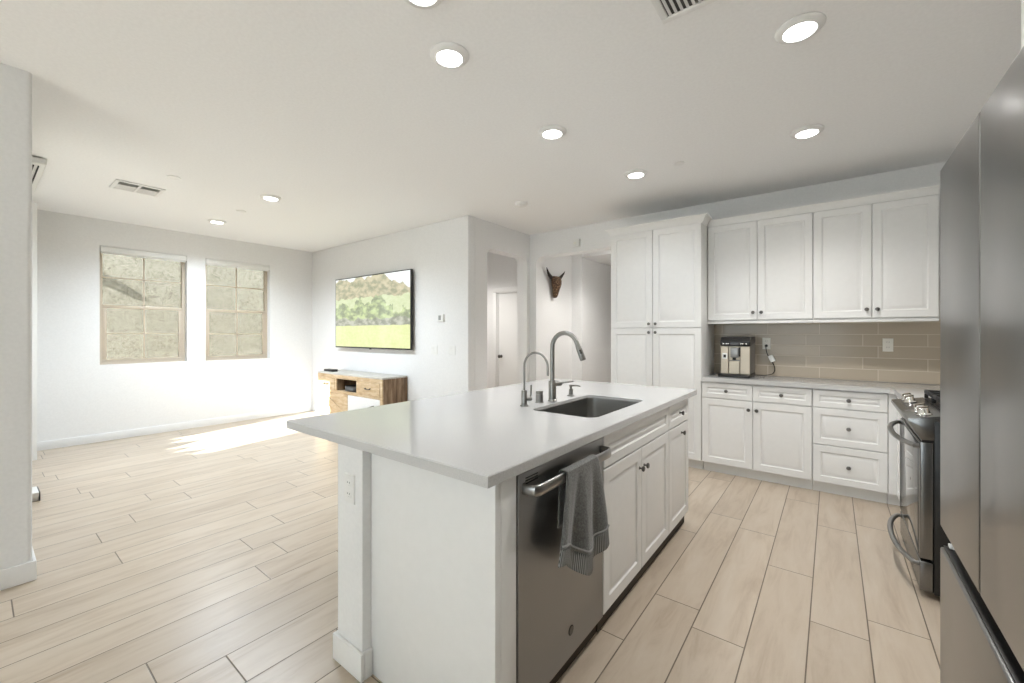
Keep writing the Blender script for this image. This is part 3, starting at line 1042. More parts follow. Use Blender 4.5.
# corner unit between drawers and range
t = thing('corner_cabinet', 'white blank corner cabinet between the drawer stack and the range', 'cabinet', (0.7, 4.3, 0))
MB().prism([(b3 + 0.002, YC + 0.004), (0.41, YC + 0.004), (0.41, 3.70), (XR - 0.002, 3.70), (XR - 0.002, YB - 0.002), (b3 + 0.002, YB - 0.002)], lambda a, b, d: V((a, b, d)), Z0, 0.874).build('carcass', CAB, t)
MB().prism([(b3 + 0.002, YC + 0.07), (0.47, YC + 0.07), (0.47, 3.70), (XR - 0.004, 3.70), (XR - 0.004, YB - 0.004), (b3 + 0.002, YB - 0.004)], lambda a, b, d: V((a, b, d)), 0, Z0 - 0.001).build('toe_kick', CAB, t)
MB().panel(face_mx(0.41), 3.705, YC - 0.02, Z0, 0.866, 0.018, 0.055).build('door', CAB, t)

# L-shaped counter
cpoly = [(-1.0, YC - 0.022), (0.352, YC - 0.022), (0.375, YC - 0.045), (0.375, 3.697), (XR - 0.001, 3.697), (XR - 0.001, YB - 0.001), (-1.0, YB - 0.001)]
tag(MB().prism(cpoly, lambda a, b, d: V((a, b, d)), 0.876, 0.913, 0.003).build('wall_countertop', COUNTER), 'white quartz countertop along the tiled back wall', 'countertop')
# backsplash
struct(MB().box(-1.0, XR - 0.012, YB - 0.012, YB - 0.0005, 0.914, 1.452), 'wall_backsplash', TILE)
struct(MB().box(XR - 0.012, XR - 0.0005, 2.0, YB - 0.0005, 0.914, 1.452), 'wall_backsplash_right', TILE)

# upper cabinets
YU = 4.545
fu = face_my(YU + 0.02)
for (a, m_, b_0, lab) in ((-1.0, -0.562, -0.135, 'white two-door wall cabinet above the coffee machine, next to the pantry'), (-0.133, 0.262, 0.655, 'white two-door wall cabinet above the drawers, next to the refrigerator')):
    t = thing('wall_cabinet', lab, 'cabinet', ((a + b_0) / 2, 4.7, 1.432), 'wall cabinets over the tiled counter')
    MB().box(a, b_0, YU + 0.0205, YB - 0.001, 1.455, 2.42, 0.001).build('carcass', CAB, t)
    for k, (p0, p1) in enumerate(((a + 0.003, m_ - 0.002), (m_ + 0.002, b_0 - 0.002))):
        d = MB().panel(fu, p0, p1, 1.466, 2.408, 0.02, 0.058).build('door', CAB, t)
        MB().knob(fu, m_ + (-0.034 if k == 0 else 0.034), 1.535).build('knob', KNOBM, d)
    MB().box(a, b_0, YU + 0.006, YU + 0.026, 1.430, 1.4545, 0.003).build('light_rail', CAB, t)
    crown(MB(), a, b_0, YU + 0.02, 2.41, 2.478, 0.050).build('crown', CAB, t)

# outlets on the backsplash
ft = face_my(YB - 0.012)
outlet('power_outlet', ft, -0.52, 1.235, 'almond power outlet with a black plug in it beside the coffee machine', 'outlet')
outlet('power_outlet', ft, 0.385, 1.235, 'almond power outlet with nothing plugged in, on the tiles above the drawers', 'outlet')

# coffee machine
cx0, cx1, cy0, cy1, cz = -0.860, -0.612, 4.46, 4.80, 0.914
t = thing('coffee_machine', 'black and champagne automatic espresso machine on the back counter', 'coffee machine', ((cx0 + cx1) / 2, 4.63, cz))
MB().box(cx0 - 0.018, cx1 + 0.004, cy0 - 0.045, cy1, cz, cz + 0.030, 0.006).build('drip_tray', BLACK, t)
MB().box(cx0, cx1, cy0 + 0.02, cy1, cz + 0.031, cz + 0.37, 0.008).build('housing', STEELD, t)
MB().prism([(cy0 - 0.012, cz + 0.30), (cy0 - 0.016, cz + 0.345), (cy0 + 0.03, cz + 0.385), (cy1 - 0.03, cz + 0.390), (cy1 - 0.005, cz + 0.36), (cy1 - 0.005, cz + 0.335), (cy0 + 0.02, cz + 0.30)], lambda a, b, d: V((d, a, b)), cx0 - 0.003, cx1 + 0.003, 0.004).build('control_panel', BLACK, t)
fm = face_my(cy0 + 0.02)
fp = MB()
fp.panel(fm, cx0, cx0 + 0.066, cz + 0.033, cz + 0.298, 0.02, flat=True)
fp.panel(fm, cx1 - 0.080, cx1, cz + 0.033, cz + 0.298, 0.02, flat=True)
fp.panel(fm, cx0 + 0.068, cx1 - 0.082, cz + 0.165, cz + 0.298, 0.012, flat=True)
fp.build('front_panel', BEIGEP, t)
MB().panel(fm, cx0 + 0.071, cx1 - 0.085, cz + 0.034, cz + 0.158, 0.026, flat=True).build('grounds_door', BEIGEP, t)
sp = MB().box(cx0 + 0.085, cx1 - 0.092, cy0 - 0.02, cy0 + 0.008, cz + 0.19, cz + 0.285, 0.006).build('spout_block', STEELD, t)
MB().box(cx0 + 0.105, cx1 - 0.115, cy0 - 0.026, cy0 - 0.004, cz + 0.168, cz + 0.191, 0.004).build('nozzle', BLACK, sp)
MB().box(cx1 - 0.091, cx1 - 0.078, cy0 - 0.014, cy0 + 0.006, cz + 0.20, cz + 0.29, 0.003).build('spout_rail', BLACK, t)
dl = MB().panel(fm, cx0 + 0.013, cx0 + 0.058, cz + 0.175, cz + 0.232, 0.024, flat=True).build('dial_plate', PLAST, t)
MB().panel(fm, cx0 + 0.022, cx0 + 0.048, cz + 0.187, cz + 0.218, 0.0255, flat=True).build('dial', BLACK, dl)


def slope(u, v, w):
    # point on the tilted control face: v from 0 (low) to 1 (high)
    y = cy0 - 0.012 + (-0.004) * v
    return V((u, y - w, cz + 0.302 + 0.042 * v))


def slope_patch(mb, u0, u1, v0, v1, w):
    vs_ = [mb.bm.verts.new(slope(u, v, w_)) for w_ in (0.0005, w) for u, v in ((u0, v0), (u1, v0), (u1, v1), (u0, v1))]
    for f_ in ((0, 1, 2, 3), (7, 6, 5, 4), (0, 4, 5, 1), (1, 5, 6, 2), (2, 6, 7, 3), (3, 7, 4, 0)):
        mb.bm.faces.new([vs_[i] for i in f_])


q = MB(); slope_patch(q, cx0 + 0.085, cx1 - 0.09, 0.25, 0.75, 0.0015); q.build('display', DISPLAY, t)
for u_ in (0.02, 0.045, 0.062, 0.170, 0.185, 0.215):
    q = MB()
    slope_patch(q, cx0 + u_, cx0 + u_ + 0.011, 0.38, 0.62, 0.002)
    q.build('button', CHROME, t)

# cord with plug and white tag
t = thing('power_lead', 'black power cord with a white adapter block hanging from the left wall outlet', 'cord', (-0.5, 4.80, cz))
pz = 1.213
MB().tube([(-0.52, YB - 0.021, pz), (-0.52, YB - 0.05, pz), (-0.52, YB - 0.055, pz)], [0.013, 0.012, 0.007], 12).build('plug', BLACK, t)
pts = [(-0.52, YB - 0.05, pz), (-0.520, YB - 0.062, pz - 0.02), (-0.515, YB - 0.055, pz - 0.06), (-0.502, YB - 0.045, pz - 0.10), (-0.475, YB - 0.04, pz - 0.15), (-0.452, YB - 0.038, pz - 0.20), (-0.448, YB - 0.04, pz - 0.245), (-0.470, YB - 0.05, pz - 0.278), (-0.52, YB - 0.06, pz - 0.292), (-0.575, YB - 0.07, pz - 0.2935), (-0.618, YB - 0.08, pz - 0.2935)]
cv = []
for i in range(len(pts) - 1):       # smooth the cord
    p0, p1, p2, p3 = (V(pts[max(i - 1, 0)]), V(pts[i]), V(pts[i + 1]), V(pts[min(i + 2, len(pts) - 1)]))
    for k in range(5):
        u_ = k / 5
        cv.append(0.5 * ((2 * p1) + (p2 - p0) * u_ + (2 * p0 - 5 * p1 + 4 * p2 - p3) * u_ ** 2 + (3 * p1 - p0 - 3 * p2 + p3) * u_ ** 3))
cv.append(V(pts[-1]))
MB().tube(cv, 0.0038, 8).build('cable', BLACK, t)
ad = MB().box(-0.022, 0.022, -0.012, 0.012, -0.034, 0.034, 0.005)
bmesh.ops.transform(ad.bm, matrix=Matrix.Translation((-0.472, YB - 0.05, pz - 0.125)) @ Matrix.Rotation(-0.42, 4, 'Y'), verts=ad.bm.verts)
ad.build('adapter', PLAST, t)

# ================================================================== RANGE
ry0, ry1 = 2.925, 3.690
t = thing('gas_range', 'stainless gas range with black grates between the counter and the refrigerator', 'range', (0.68, 3.31, 0))
MB().box(0.404, XR - 0.02, ry0, ry1, 0.03, 0.895, 0.003).build('body', BLACK, t)
fd = MB().box(0.352, 0.403, ry0 + 0.004, ry1 - 0.004, 0.197, 0.788, 0.006, 3).build('oven_door', RANGEM, t)
MB().box(0.3495, 0.3525, ry0 + 0.045, ry1 - 0.012, 0.205, 0.775, 0.001).build('oven_window', OVENG, fd)
dw = MB().box(0.352, 0.403, ry0 + 0.004, ry1 - 0.004, 0.035, 0.184, 0.006, 3).build('storage_drawer', RANGEM, t)


def bow(y0, y1, z, xin, xout, r, parent):
    pts, n = [], 20
    pts.append((xin, y0 + 0.004, z))
    for i in range(n + 1):
        s_ = i / n
        y = y0 + (y1 - y0) * s_
        k = 1 - (2 * s_ - 1) ** 4
        k2 = 1 - (2 * s_ - 1) ** 2
        pts.append((xin - 0.016 - (xin - xout - 0.016) * (0.35 * k + 0.65 * k2), y, z))
    pts.append((xin, y1 - 0.004, z))
    MB().tube(pts, r, 16, 0.85).build('handle', STEEL, parent)


bow(ry0 + 0.03, ry1 - 0.03, 0.762, 0.353, 0.277, 0.0145, fd)
bow(ry0 + 0.03, ry1 - 0.03, 0.160, 0.353, 0.277, 0.0135, dw)
cp = MB().prism([(0.308, 0.884), (0.308, 0.902), (0.46, 0.930), (0.46, 0.80), (0.356, 0.80)], lambda a, b, d: V((a, d, b)), ry0 + 0.001, ry1 - 0.001, 0.003).build('control_panel', RANGEM, t)
MB().box(0.36, 0.46, ry0 + 0.003, ry1 - 0.003, 0.789, 0.7995).build('panel_gap', BLACK, t)
nrm = V((-0.028, 0, 0.152)).normalized()
for y_ in (3.615, 3.495, 3.115, 3.00):
    base = V((0.378, y_, 0.9145)) - nrm * 0.002
    k_ = MB().lathe([(0.031, 0), (0.031, 0.006), (0.027, 0.010), (0.024, 0.014), (0.022, 0.034), (0.019, 0.038), (0.0, 0.039)], base, nrm, 24).build('burner_knob', CHROME, t)
    g_ = MB().box(-0.026, 0.026, -0.006, 0.006, 0.030, 0.046, 0.003)
    bmesh.ops.transform(g_.bm, matrix=Matrix.Translation(base) @ Matrix.Rotation(-0.18, 4, 'Y') @ Matrix.Rotation(0.6, 4, 'Z'), verts=g_.bm.verts)
    g_.build('grip', CHROME, k_)
MB().box(0.462, XR - 0.02, ry0 + 0.002, ry1 - 0.002, 0.896, 0.930, 0.003).build('cooktop', BLACK, t)
for k in range(2):
    for j in range(2):
        bx, by = 0.60 + 0.24 * k, ry0 + 0.19 + j * 0.385
        b_ = MB().lathe([(0.05, 0), (0.05, 0.008), (0.036, 0.010), (0.034, 0.018), (0.0, 0.020)], (bx, by, 0.9295), n=20).build('burner', IRON, t)
for j in range(3):
    ya, yb = ry0 + 0.010 + j * 0.249, ry0 + 0.010 + j * 0.249 + 0.245
    g_ = MB()
    for y_ in (ya + 0.008, (ya + yb) / 2, yb - 0.008):
        g_.box(0.463, 0.985, y_ - 0.008, y_ + 0.008, 0.957, 0.980, 0.003)
    for x_ in (0.471, 0.60, 0.73, 0.86, 0.977):
        g_.box(x_ - 0.007, x_ + 0.007, ya, yb, 0.956, 0.979, 0.003)
    for x_ in (0.471, 0.977):
        for y_ in (ya + 0.008, yb - 0.008):
            g_.box(x_ - 0.009, x_ + 0.009, y_ - 0.008, y_ + 0.008, 0.9295, 0.955, 0.002)
    g_.build('grate', IRON, t)

# ================================================================== REFRIGERATOR
fy0, fy1, fxf = 0.94, 1.795, 0.26
ym = 1.3675
t = thing('refrigerator', 'tall stainless french door refrigerator at the right edge', 'refrigerator', (0.63, 1.37, 0))
MB().box(fxf + 0.075, XR - 0.03, fy0 + 0.004, fy1 - 0.004, 0.03, 1.81, 0.004).build('cabinet_body', STEELD, t)
for a, b_0 in ((fy0, ym - 0.0025), (ym + 0.0025, fy1)):
    MB().box(fxf, fxf + 0.07, a, b_0, 0.752, 1.832, 0.006, 3).build('fresh_food_door', STEELV, t)
MB().box(fxf, fxf + 0.07, fy0, fy1, 0.05, 0.690, 0.006, 3).build('freezer_drawer', STEELV, t)
MB().box(fxf + 0.035, fxf + 0.074, fy0 + 0.006, fy1 - 0.004, 0.691, 0.751).build('grip_recess', BLACK, t)
MB().box(fxf + 0.007, fxf + 0.0345, fy0 + 0.004, fy1 - 0.004, 0.6903, 0.696, 0.001).build('drawer_grip', BLACK, t)
MB().box(fxf + 0.016, fxf + 0.034, fy1 - 0.03, fy1 - 0.006, 0.6965, 0.706, 0.002).build('glint_cap', PLAST, t)  # end cap coloured white for the glint in the gap
MB().box(fxf + 0.08, XR - 0.05, fy0 + 0.01, fy1 - 0.01, 0.0, 0.0295).build('base_grille', BLACK, t)
t = thing('fridge_top_cabinet', 'white cabinet above the refrigerator at the top right corner', 'cabinet', (0.7, 1.34, 1.90))
MB().box(0.435, XR - 0.001, 0.90, 1.772, 1.90, 2.42, 0.001).build('carcass', CAB, t)
for a, b_0 in ((0.902, 1.334), (1.338, 1.770)):
    MB().panel(face_mx(0.434), a, b_0, 1.905, 2.415, 0.02, 0.058).build('door', CAB, t)

# ================================================================== LIVING AREA
# television
tx0, tx1, tz0, tz1, ty = -6.265, -4.400, 1.115, 2.190, 3.53
t = thing('television', 'large flat television showing a green landscape, on the wall above the console', 'television', ((tx0 + tx1) / 2, 3.6, tz0))
MB().box(tx0, tx1, ty, ty + 0.035, tz0, tz1, 0.004).build('bezel', BLACK, t)
MB().box(tx0 + 0.014, tx1 - 0.014, ty - 0.0015, ty + 0.001, tz0 + 0.020, tz1 - 0.014).build('screen', SCREEN, t)
MB().box((tx0 + tx1) / 2 - 0.3, (tx0 + tx1) / 2 + 0.3, ty + 0.0355, YT - 0.001, tz0 + 0.3, tz1 - 0.3).build('wall_bracket', BLACK, t)
MB().box((tx0 + tx1) / 2 - 0.02, (tx0 + tx1) / 2 + 0.02, ty + 0.004, ty + 0.02, tz0 - 0.012, tz0 + 0.001, 0.003).build('sensor', BLACK, t)

# console
kx0, kx1, ky0, ky1, kz = -6.16, -4.545, 3.19, 3.59, 0.765
fk = face_my(ky0)
t = thing('media_console', 'rustic wooden media console with drawers and a white door under the television', 'console', ((kx0 + kx1) / 2, 3.4, 0))
MB().box(kx0 + 0.002, kx1 - 0.002, ky0 + 0.002, ky1 - 0.002, kz - 0.022, kz, 0.003).build('top', WOOD_SHEEN, t)
for x0, x1 in ((kx0, kx0 + 0.05), (kx1 - 0.05, kx1)):
    MB().box(x0, x1, ky0 + 0.02, ky1, 0.0, kz - 0.0225, 0.002).build('side_panel', WOOD_SHADED, t)
fr_ = MB()
fr_.box(kx0, kx0 + 0.05, ky0, ky0 + 0.0195, 0, kz - 0.0225, 0.002).box(kx1 - 0.05, kx1, ky0, ky0 + 0.0195, 0, kz - 0.0225, 0.002)
fr_.box(kx0 + 0.05, kx1 - 0.05, ky0, ky0 + 0.0195, kz - 0.075, kz - 0.0225, 0.002).box(kx0 + 0.05, kx1 - 0.05, ky0, ky0 + 0.0195, kz - 0.285, kz - 0.245, 0.002)
fr_.box(kx0 + 0.05, kx1 - 0.05, ky0, ky0 + 0.0195, 0.05, 0.10, 0.002)
for x_ in (-5.66, -5.11):
    fr_.box(x_ - 0.02, x_ + 0.02, ky0, ky0 + 0.0195, kz - 0.245, kz - 0.075, 0.002)
fr_.build('face_frame', WOOD_SUNLIT, t)
MB().box(kx0 + 0.05, kx1 - 0.05, ky0 + 0.02, ky1, kz - 0.27, kz - 0.25).build('shelf', WOOD_SUNLIT, t)
MB().box(kx0 + 0.05, kx1 - 0.05, ky1 - 0.015, ky1, 0.05, kz - 0.0225).build('back_panel', paint('dark_backing', (0.07, 0.055, 0.04), 0.7), t)
MB().box(kx0 + 0.05, kx1 - 0.05, ky0 + 0.02, ky1 - 0.015, 0.05, 0.07).build('bottom_panel', WOOD_SUNLIT, t)
for (a, b_0, la) in ((kx0 + 0.052, -5.682, 0), (-5.088, kx1 - 0.052, 1)):
    d = MB().panel(face_my(ky0 + 0.012), a, b_0, kz - 0.243, kz - 0.077, 0.018, 0.03, flat=True).build('drawer', WOOD_SUNLIT, t)
    xm = (a + b_0) / 2
    q = MB()
    for dx_ in (-0.05, 0.05):
        q.tube([(xm + dx_, ky0 - 0.005, kz - 0.155), (xm + dx_, ky0 - 0.026, kz - 0.157)], 0.006, 10)
    q.tube([(xm - 0.06, ky0 - 0.026, kz - 0.160), (xm - 0.03, ky0 - 0.030, kz - 0.166), (xm + 0.03, ky0 - 0.030, kz - 0.166), (xm + 0.06, ky0 - 0.026, kz - 0.160)], 0.006, 10)
    q.build('pull', KNOBM, d)
for x_ in (-5.66, -5.11):
    MB().box(x_ - 0.01, x_ + 0.01, ky0 + 0.02, ky1 - 0.015, kz - 0.25, kz - 0.0225).build('divider', WOOD_SHADED, t)
bd = MB().panel(face_my(ky0 + 0.012), kx0 + 0.052, -5.345, 0.102, kz - 0.288, 0.014, flat=True).build('left_door', WOOD_SUNLIT, t)
q = MB()      # raised diagonal for the shadow edge across the barn door
za, zb = 0.102, kz - 0.288
q.prism([(kx0 + 0.06, zb - 0.005), (kx0 + 0.20, zb - 0.005), (-5.35, za + 0.09), (-5.35, za + 0.005), (-5.44, za + 0.005), (kx0 + 0.06, zb - 0.075)], lambda a, b, d: V((a, d, b)), ky0 - 0.016, ky0 - 0.0025, 0.002)
q.build('shade_diagonal', WOOD_SUNLIT, bd)
bd = MB().panel(face_my(ky0 + 0.012), -5.335, kx1 - 0.052, 0.102, kz - 0.288, 0.016, 0.05, flat=True).build('right_door', paint('white_lacquer', (0.80, 0.80, 0.79), 0.4, 0.03, 0.0), t)
q = MB()
q.tube([(-4.80, ky0 - 0.003, kz - 0.40), (-4.80, ky0 - 0.026, kz - 0.40)], 0.006, 10)
q.tube([(-4.72, ky0 - 0.003, kz - 0.375), (-4.72, ky0 - 0.026, kz - 0.375)], 0.006, 10)
q.tube([(-4.82, ky0 - 0.027, kz - 0.406), (-4.70, ky0 - 0.027, kz - 0.369)], 0.006, 10)
q.build('pull', KNOBM, bd)
# boxes on and in the console
tag(MB().box(-6.10, -5.86, 3.25, 3.34, kz + 0.0005, kz + 0.035, 0.006).build('media_box', BLACK), 'small flat black box lying on the left end of the console top', 'media box')
t = thing('cable_box', 'black cable box inside the open console compartment', 'media box', (-5.3, 3.4, kz - 0.2495))
MB().box(-5.50, -5.17, 3.24, 3.46, kz - 0.2495, kz - 0.17, 0.004).build('case', BLACK, t)
MB().panel(face_my(3.24), -5.48, -5.28, kz - 0.235, kz - 0.185, 0.002, flat=True).build('front_display', DISPLAY, t)

# wall controls
fw_ = face_my(YT)
t = thing('thermostat', 'small white thermostat with a grey screen, above the light switches', 'thermostat', (-3.89, YT, 1.47))
MB().panel(fw_, -3.945, -3.835, 1.485, 1.578, 0.024, flat=True).build('case', PLAST, t)
MB().panel(fw_, -3.922, -3.872, 1.500, 1.563, 0.0255, flat=True).build('screen', paint('grey_lcd', (0.27, 0.28, 0.27), 0.3), t)
outlet('light_switch', fw_, -4.02, 1.127, 'white two-rocker switch plate, left of the pair below the thermostat', 'switch', PLAST, 'switch', 'light switches by the wall corner', 0.116, 0.115)
outlet('light_switch', fw_, -3.70, 1.127, 'white two-rocker switch plate nearer the wall corner, right of the pair', 'switch', PLAST, 'switch', 'light switches by the wall corner', 0.116, 0.115)

# door chime box over the passage
t = thing('door_chime', 'small white box on the wall above the passage opening', 'door chime', (-2.66, YB, 2.47))
MB().panel(face_my(YB), -2.715, -2.615, 2.475, 2.575, 0.035, flat=True).build('case', PLAST, t)
MB().panel(face_my(YB - 0.035), -2.700, -2.66, 2.51, 2.54, 0.002, flat=True).build('speaker_grille', OUTW, t)

# blind at the patio door and small box on the floor
t = thing('vertical_blind', 'white vertical blind track and stacked slats just behind the left wall end', 'blind', (-5.9, 0.3, 0))
MB().box(-6.93, -5.0, YN + 0.001, YN + 0.168, 2.685, 2.738, 0.014, 3).build('headrail', PLAST, t)
q = MB()
for y_ in (YN + 0.095, YN + 0.122):
    q.box(-6.9, -5.06, y_, y_ + 0.008, 2.676, 2.686)
q.build('track', DARK, t)
for k in range(7):
    q = MB()
    q.prism([(-0.045, -0.002), (0.0, 0.006), (0.045, -0.002), (0.0, 0.003)], lambda a, b, d: V((-6.50 - 0.028 * k + b, YN + 0.165 + a, d)), 0.03, 2.677)
    q.build('slat', PLAST, t)
FILL_SLAT = paint('daylight_slat', (0.85, 0.83, 0.79), 0.6, 0.02, 0.0)
nt_ = FILL_SLAT.node_tree
tl_ = N(nt_, 'ShaderNodeBsdfTranslucent')
tl_.inputs[0].default_value = (0.85, 0.83, 0.79, 1)
mx_ = N(nt_, 'ShaderNodeMixShader')
mx_.inputs[0].default_value = 0.5
L(nt_, nt_.nodes['Principled BSDF'].outputs[0], mx_.inputs[1]); L(nt_, tl_.outputs[0], mx_.inputs[2])
L(nt_, mx_.outputs[0], nt_.nodes['Material Output'].inputs[0])
for k in range(13):  # unseen closed slats added to block sun and glow with daylight
    xk = -5.15 + 0.077 * k
    q = MB()
    q.prism([(xk - 0.043, 0.146), (xk, 0.154), (xk + 0.043, 0.146), (xk, 0.151)], lambda a, b, d: V((a, b, d)), 0.045, PH - 0.06)
    q.build('slat', FILL_SLAT, t)
fbx = tag(MB().prism([(-5.02, 0.0), (-4.985, 0.075), (-5.20, 0.075), (-5.20, 0.0)], lambda a, b, d: V((a, d, b)), YN + 0.015, YN + 0.125, 0.003).build('floor_box', PLAST), 'small white box on the floor just behind the left wall end', 'box')

WORLD_LOC[fbx.name] = fbx.location.copy()
MB().box(-5.195, -4.995, YN + 0.1255, YN + 0.1325, 0.002, 0.073, 0.001).build('dark_side', BLACK, fbx)
# bull skull
XS = XH
sk_y, K, zt0 = 5.47, 0.74, 2.215
SZ = lambda z: zt0 + (z - 2.235) * K
t = thing('bull_skull', 'dark brown carved bull skull with horns hung on the passage wall', 'skull', (XS, sk_y, 1.79))
s = MB()
rings = []
for zz, wy_, dep in ((2.235, 0.045, 0.05), (2.225, 0.115, 0.10), (2.19, 0.135, 0.13), (2.13, 0.138, 0.15), (2.07, 0.125, 0.155), (2.01, 0.100, 0.145), (1.95, 0.080, 0.125), (1.89, 0.066, 0.105), (1.84, 0.058, 0.09), (1.80, 0.045, 0.07), (1.785, 0.025, 0.05)):
    cxs = XS + K * (0.045 + dep * 0.42)
    rings.append(s.ring(V((cxs, sk_y, SZ(zz))), V((0, 1, 0)), V((1, 0, 0)), wy_ * K * 1.15, 20, dep * 0.55 * K))
s.loft(rings)
for sgn in (-1, 1):      # brow ridges
    s.lathe([(0.0, 0), (0.034, 0.006), (0.036, 0.02), (0.022, 0.03), (0.0, 0.034)], (XS + 0.115 * K, sk_y + sgn * 0.075, SZ(2.135)), (0.6, sgn * 0.8, 0.1), 16)
s.build('skull_bone', HIDE, t)
for sgn in (-1, 1):
    hp = [(0.08, 0.09, 2.185), (0.075, 0.16, 2.20), (0.075, 0.22, 2.235), (0.08, 0.275, 2.28), (0.09, 0.325, 2.33), (0.10, 0.36, 2.375)]
    MB().tube([(XS + a * K, sk_y + sgn * b * K, SZ(c)) for a, b, c in hp], [0.030, 0.029, 0.025, 0.019, 0.012, 0.003], 14).build('horn', HORN, t)
    MB().lathe([(0.0, 0), (0.024, 0.004), (0.020, 0.012), (0.0, 0.010)], (XS + 0.118 * K, sk_y + sgn * 0.078, SZ(2.105)), (0.55, sgn * 0.83, 0.05), 14).build('eye_socket', HORN, t)
for sgn in (-1, 1):
    MB().lathe([(0.0, 0), (0.012, 0.003), (0.010, 0.008), (0.0, 0.008)], (XS + 0.094 * K, sk_y + sgn * 0.018, SZ(1.845)), (1, sgn * 0.3, -0.3), 12).build('nostril', HORN, t)


# ================================================================== CEILING
def downlight(x, y, label, group, power, cone=135, color=(0.88, 0.94, 1.0)):
    # a surface trim ring with a lit lens and its own lamp
    t = thing('recessed_light', label, 'ceiling light', (x, y, H), group)
    MB().lathe([(0.098, 0.0), (0.098, 0.005), (0.090, 0.014), (0.066, 0.020), (0.064, 0.015), (0.064, 0.001), (0.098, 0.0)], (x, y, H - 0.0005), (0, 0, -1), 40).build('trim_ring', TRIMW, t)
    MB().lathe([(0.0, 0.006), (0.064, 0.006), (0.064, 0.0135), (0.05, 0.017), (0.0, 0.018)], (x, y, H - 0.0005), (0, 0, -1), 40).build('lens', LENS, t)
    d = bpy.data.lights.new('downlight', 'SPOT')
    d.energy = power
    d.spot_size = math.radians(cone)
    d.spot_blend = 0.8
    d.shadow_soft_size = 0.06
    d.color = color
    o = bpy.data.objects.new('lamp_glow', d)
    COL.objects.link(o)
    o.parent = t
    o.location = (0, 0, -0.05)
    return t


G1 = 'recessed lights over the kitchen'
downlight(-1.33, 1.12, 'round recessed ceiling light cut off by the top edge of the picture', G1, SPOT * 0.6)
downlight(-1.535, 1.475, 'large round recessed ceiling light above the near end of the island', G1, SPOT * 0.6)
downlight(-1.55, 2.475, 'round recessed ceiling light above the sink end of the island', G1, SPOT)
downlight(-1.37, 3.57, 'round recessed ceiling light in front of the pantry cabinet', G1, SPOT)
downlight(-0.118, 2.33, 'large round recessed ceiling light at upper right, nearest the refrigerator', G1, SPOT_RIGHT, 135, (0.99, 0.97, 0.94))
downlight(-0.138, 3.55, 'round recessed ceiling light above the drawers and wall cabinets', G1, SPOT_RIGHT, 135, (0.99, 0.97, 0.94))
for lx, ly in ((-4.6, 4.5), (-2.35, 5.55)):  # unseen lamps added to brighten the hall and passage
    downlight(lx, ly, 'unseen recessed ceiling light added to brighten the hallway', 'added hallway fill lights', FILL_HALL, 135, (1.0, 0.975, 0.94))
G2 = 'recessed lights over the living area'
downlight(-4.60, 1.885, 'recessed ceiling light in the living area, right one of two', G2, SPOT_LIVING, 160, (0.77, 0.88, 1.0))
downlight(-6.11, 1.875, 'recessed ceiling light in the living area, nearest the windows', G2, SPOT_LIVING, 160, (0.77, 0.88, 1.0))


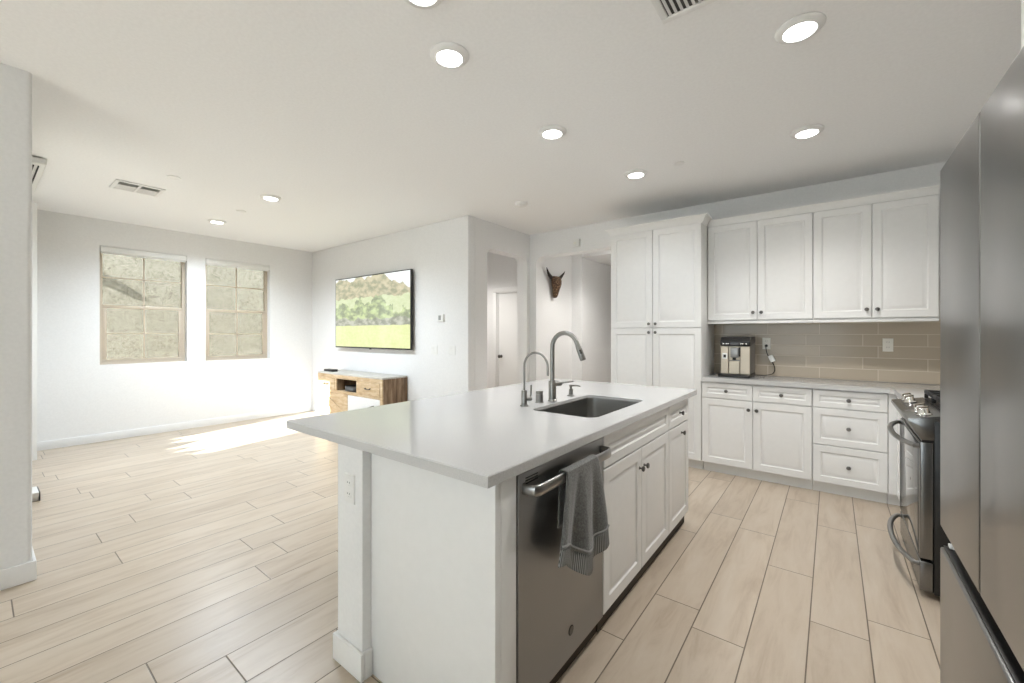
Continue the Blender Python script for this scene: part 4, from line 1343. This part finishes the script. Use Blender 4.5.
def vent(x0, x1, y0, y1, label, along, groups):
    t = thing('air_vent', label, 'air vent', ((x0 + x1) / 2, (y0 + y1) / 2, H))
    m = 0.03
    f_ = MB()
    f_.box(x0, x1, y0, y0 + m, H - 0.012, H - 0.0005, 0.004).box(x0, x1, y1 - m, y1, H - 0.012, H - 0.0005, 0.004)
    f_.box(x0, x0 + m, y0 + m, y1 - m, H - 0.012, H - 0.0005, 0.004).box(x1 - m, x1, y0 + m, y1 - m, H - 0.012, H - 0.0005, 0.004)
    if along == 'X':
        f_.box(x0 + m, x1 - m, (y0 + y1) / 2 - 0.01, (y0 + y1) / 2 + 0.01, H - 0.012, H - 0.0005, 0.003)
    else:
        f_.box((x0 + x1) / 2 - 0.008, (x0 + x1) / 2 + 0.008, y0 + m, y1 - m, H - 0.012, H - 0.0005, 0.003)
    f_.build('frame', TRIMW, t)
    MB().box(x0 + m * 0.9, x1 - m * 0.9, y0 + m * 0.9, y1 - m * 0.9, H - 0.003, H - 0.0004).build('duct', GRILLE, t)
    n = groups
    for k in range(n):
        q = MB()
        if along == 'X':
            xc = x0 + m + (x1 - x0 - 2 * m) * (k + 0.5) / n
            sg = 1 if k < n / 2 else -1
            q.prism([(-0.006, -0.010), (-0.0045, -0.011), (0.004, -0.0035), (0.003, -0.003)], lambda a, b, d: V((xc + sg * a, d, H + b)), y0 + m, y1 - m)
        else:
            yc = y0 + m + (y1 - y0 - 2 * m) * (k + 0.5) / n
            q.prism([(-0.010, -0.010), (-0.0085, -0.011), (0.006, -0.0035), (0.005, -0.003)], lambda a, b, d: V((d, yc + a, H + b)), x0 + m, x1 - m)
        q.build('louver', TRIMW, t)
    return t


vent(-5.49, -5.165, 0.80, 1.16, 'white ceiling air vent with two louver banks at left, above the windows', 'X', 9)
vent(-0.605, -0.25, 1.50, 1.912, 'white ceiling air vent with dark slots at the top edge of the picture', 'X', 12)


def disc(name, x, y, rad, hgt, label, cat, mat=TRIMW, group=None):
    t = thing(name, label, cat, (x, y, H), group)
    MB().lathe([(rad, 0.0), (rad, hgt * 0.5), (rad * 0.92, hgt * 0.8), (rad * 0.7, hgt), (0.0, hgt)], (x, y, H - 0.0005), (0, 0, -1), 32).build('cover', mat, t)
    return t


G3 = 'round sprinkler covers on the ceiling'
disc('sprinkler_cover', -4.70, 1.11, 0.05, 0.010, 'small round white ceiling cover just right of the left air vent', 'sprinkler cover', group=G3)
disc('sprinkler_cover', -5.39, 1.89, 0.05, 0.008, 'small round white ceiling cover between the two living area lights', 'sprinkler cover', group=G3)
disc('sprinkler_cover', -1.00, 3.57, 0.038, 0.008, 'small round white ceiling cover right of the light before the pantry', 'sprinkler cover', group=G3)
t = disc('smoke_detector', -2.66, 3.62, 0.065, 0.035, 'round white smoke detector on the ceiling outside the hall opening', 'smoke detector', PLAST)
MB().lathe([(0.03, 0), (0.03, 0.004), (0.0, 0.006)], (-2.66, 3.62, H - 0.035), (0, 0, -1), 24).build('sensor_cap', PLAST, t)
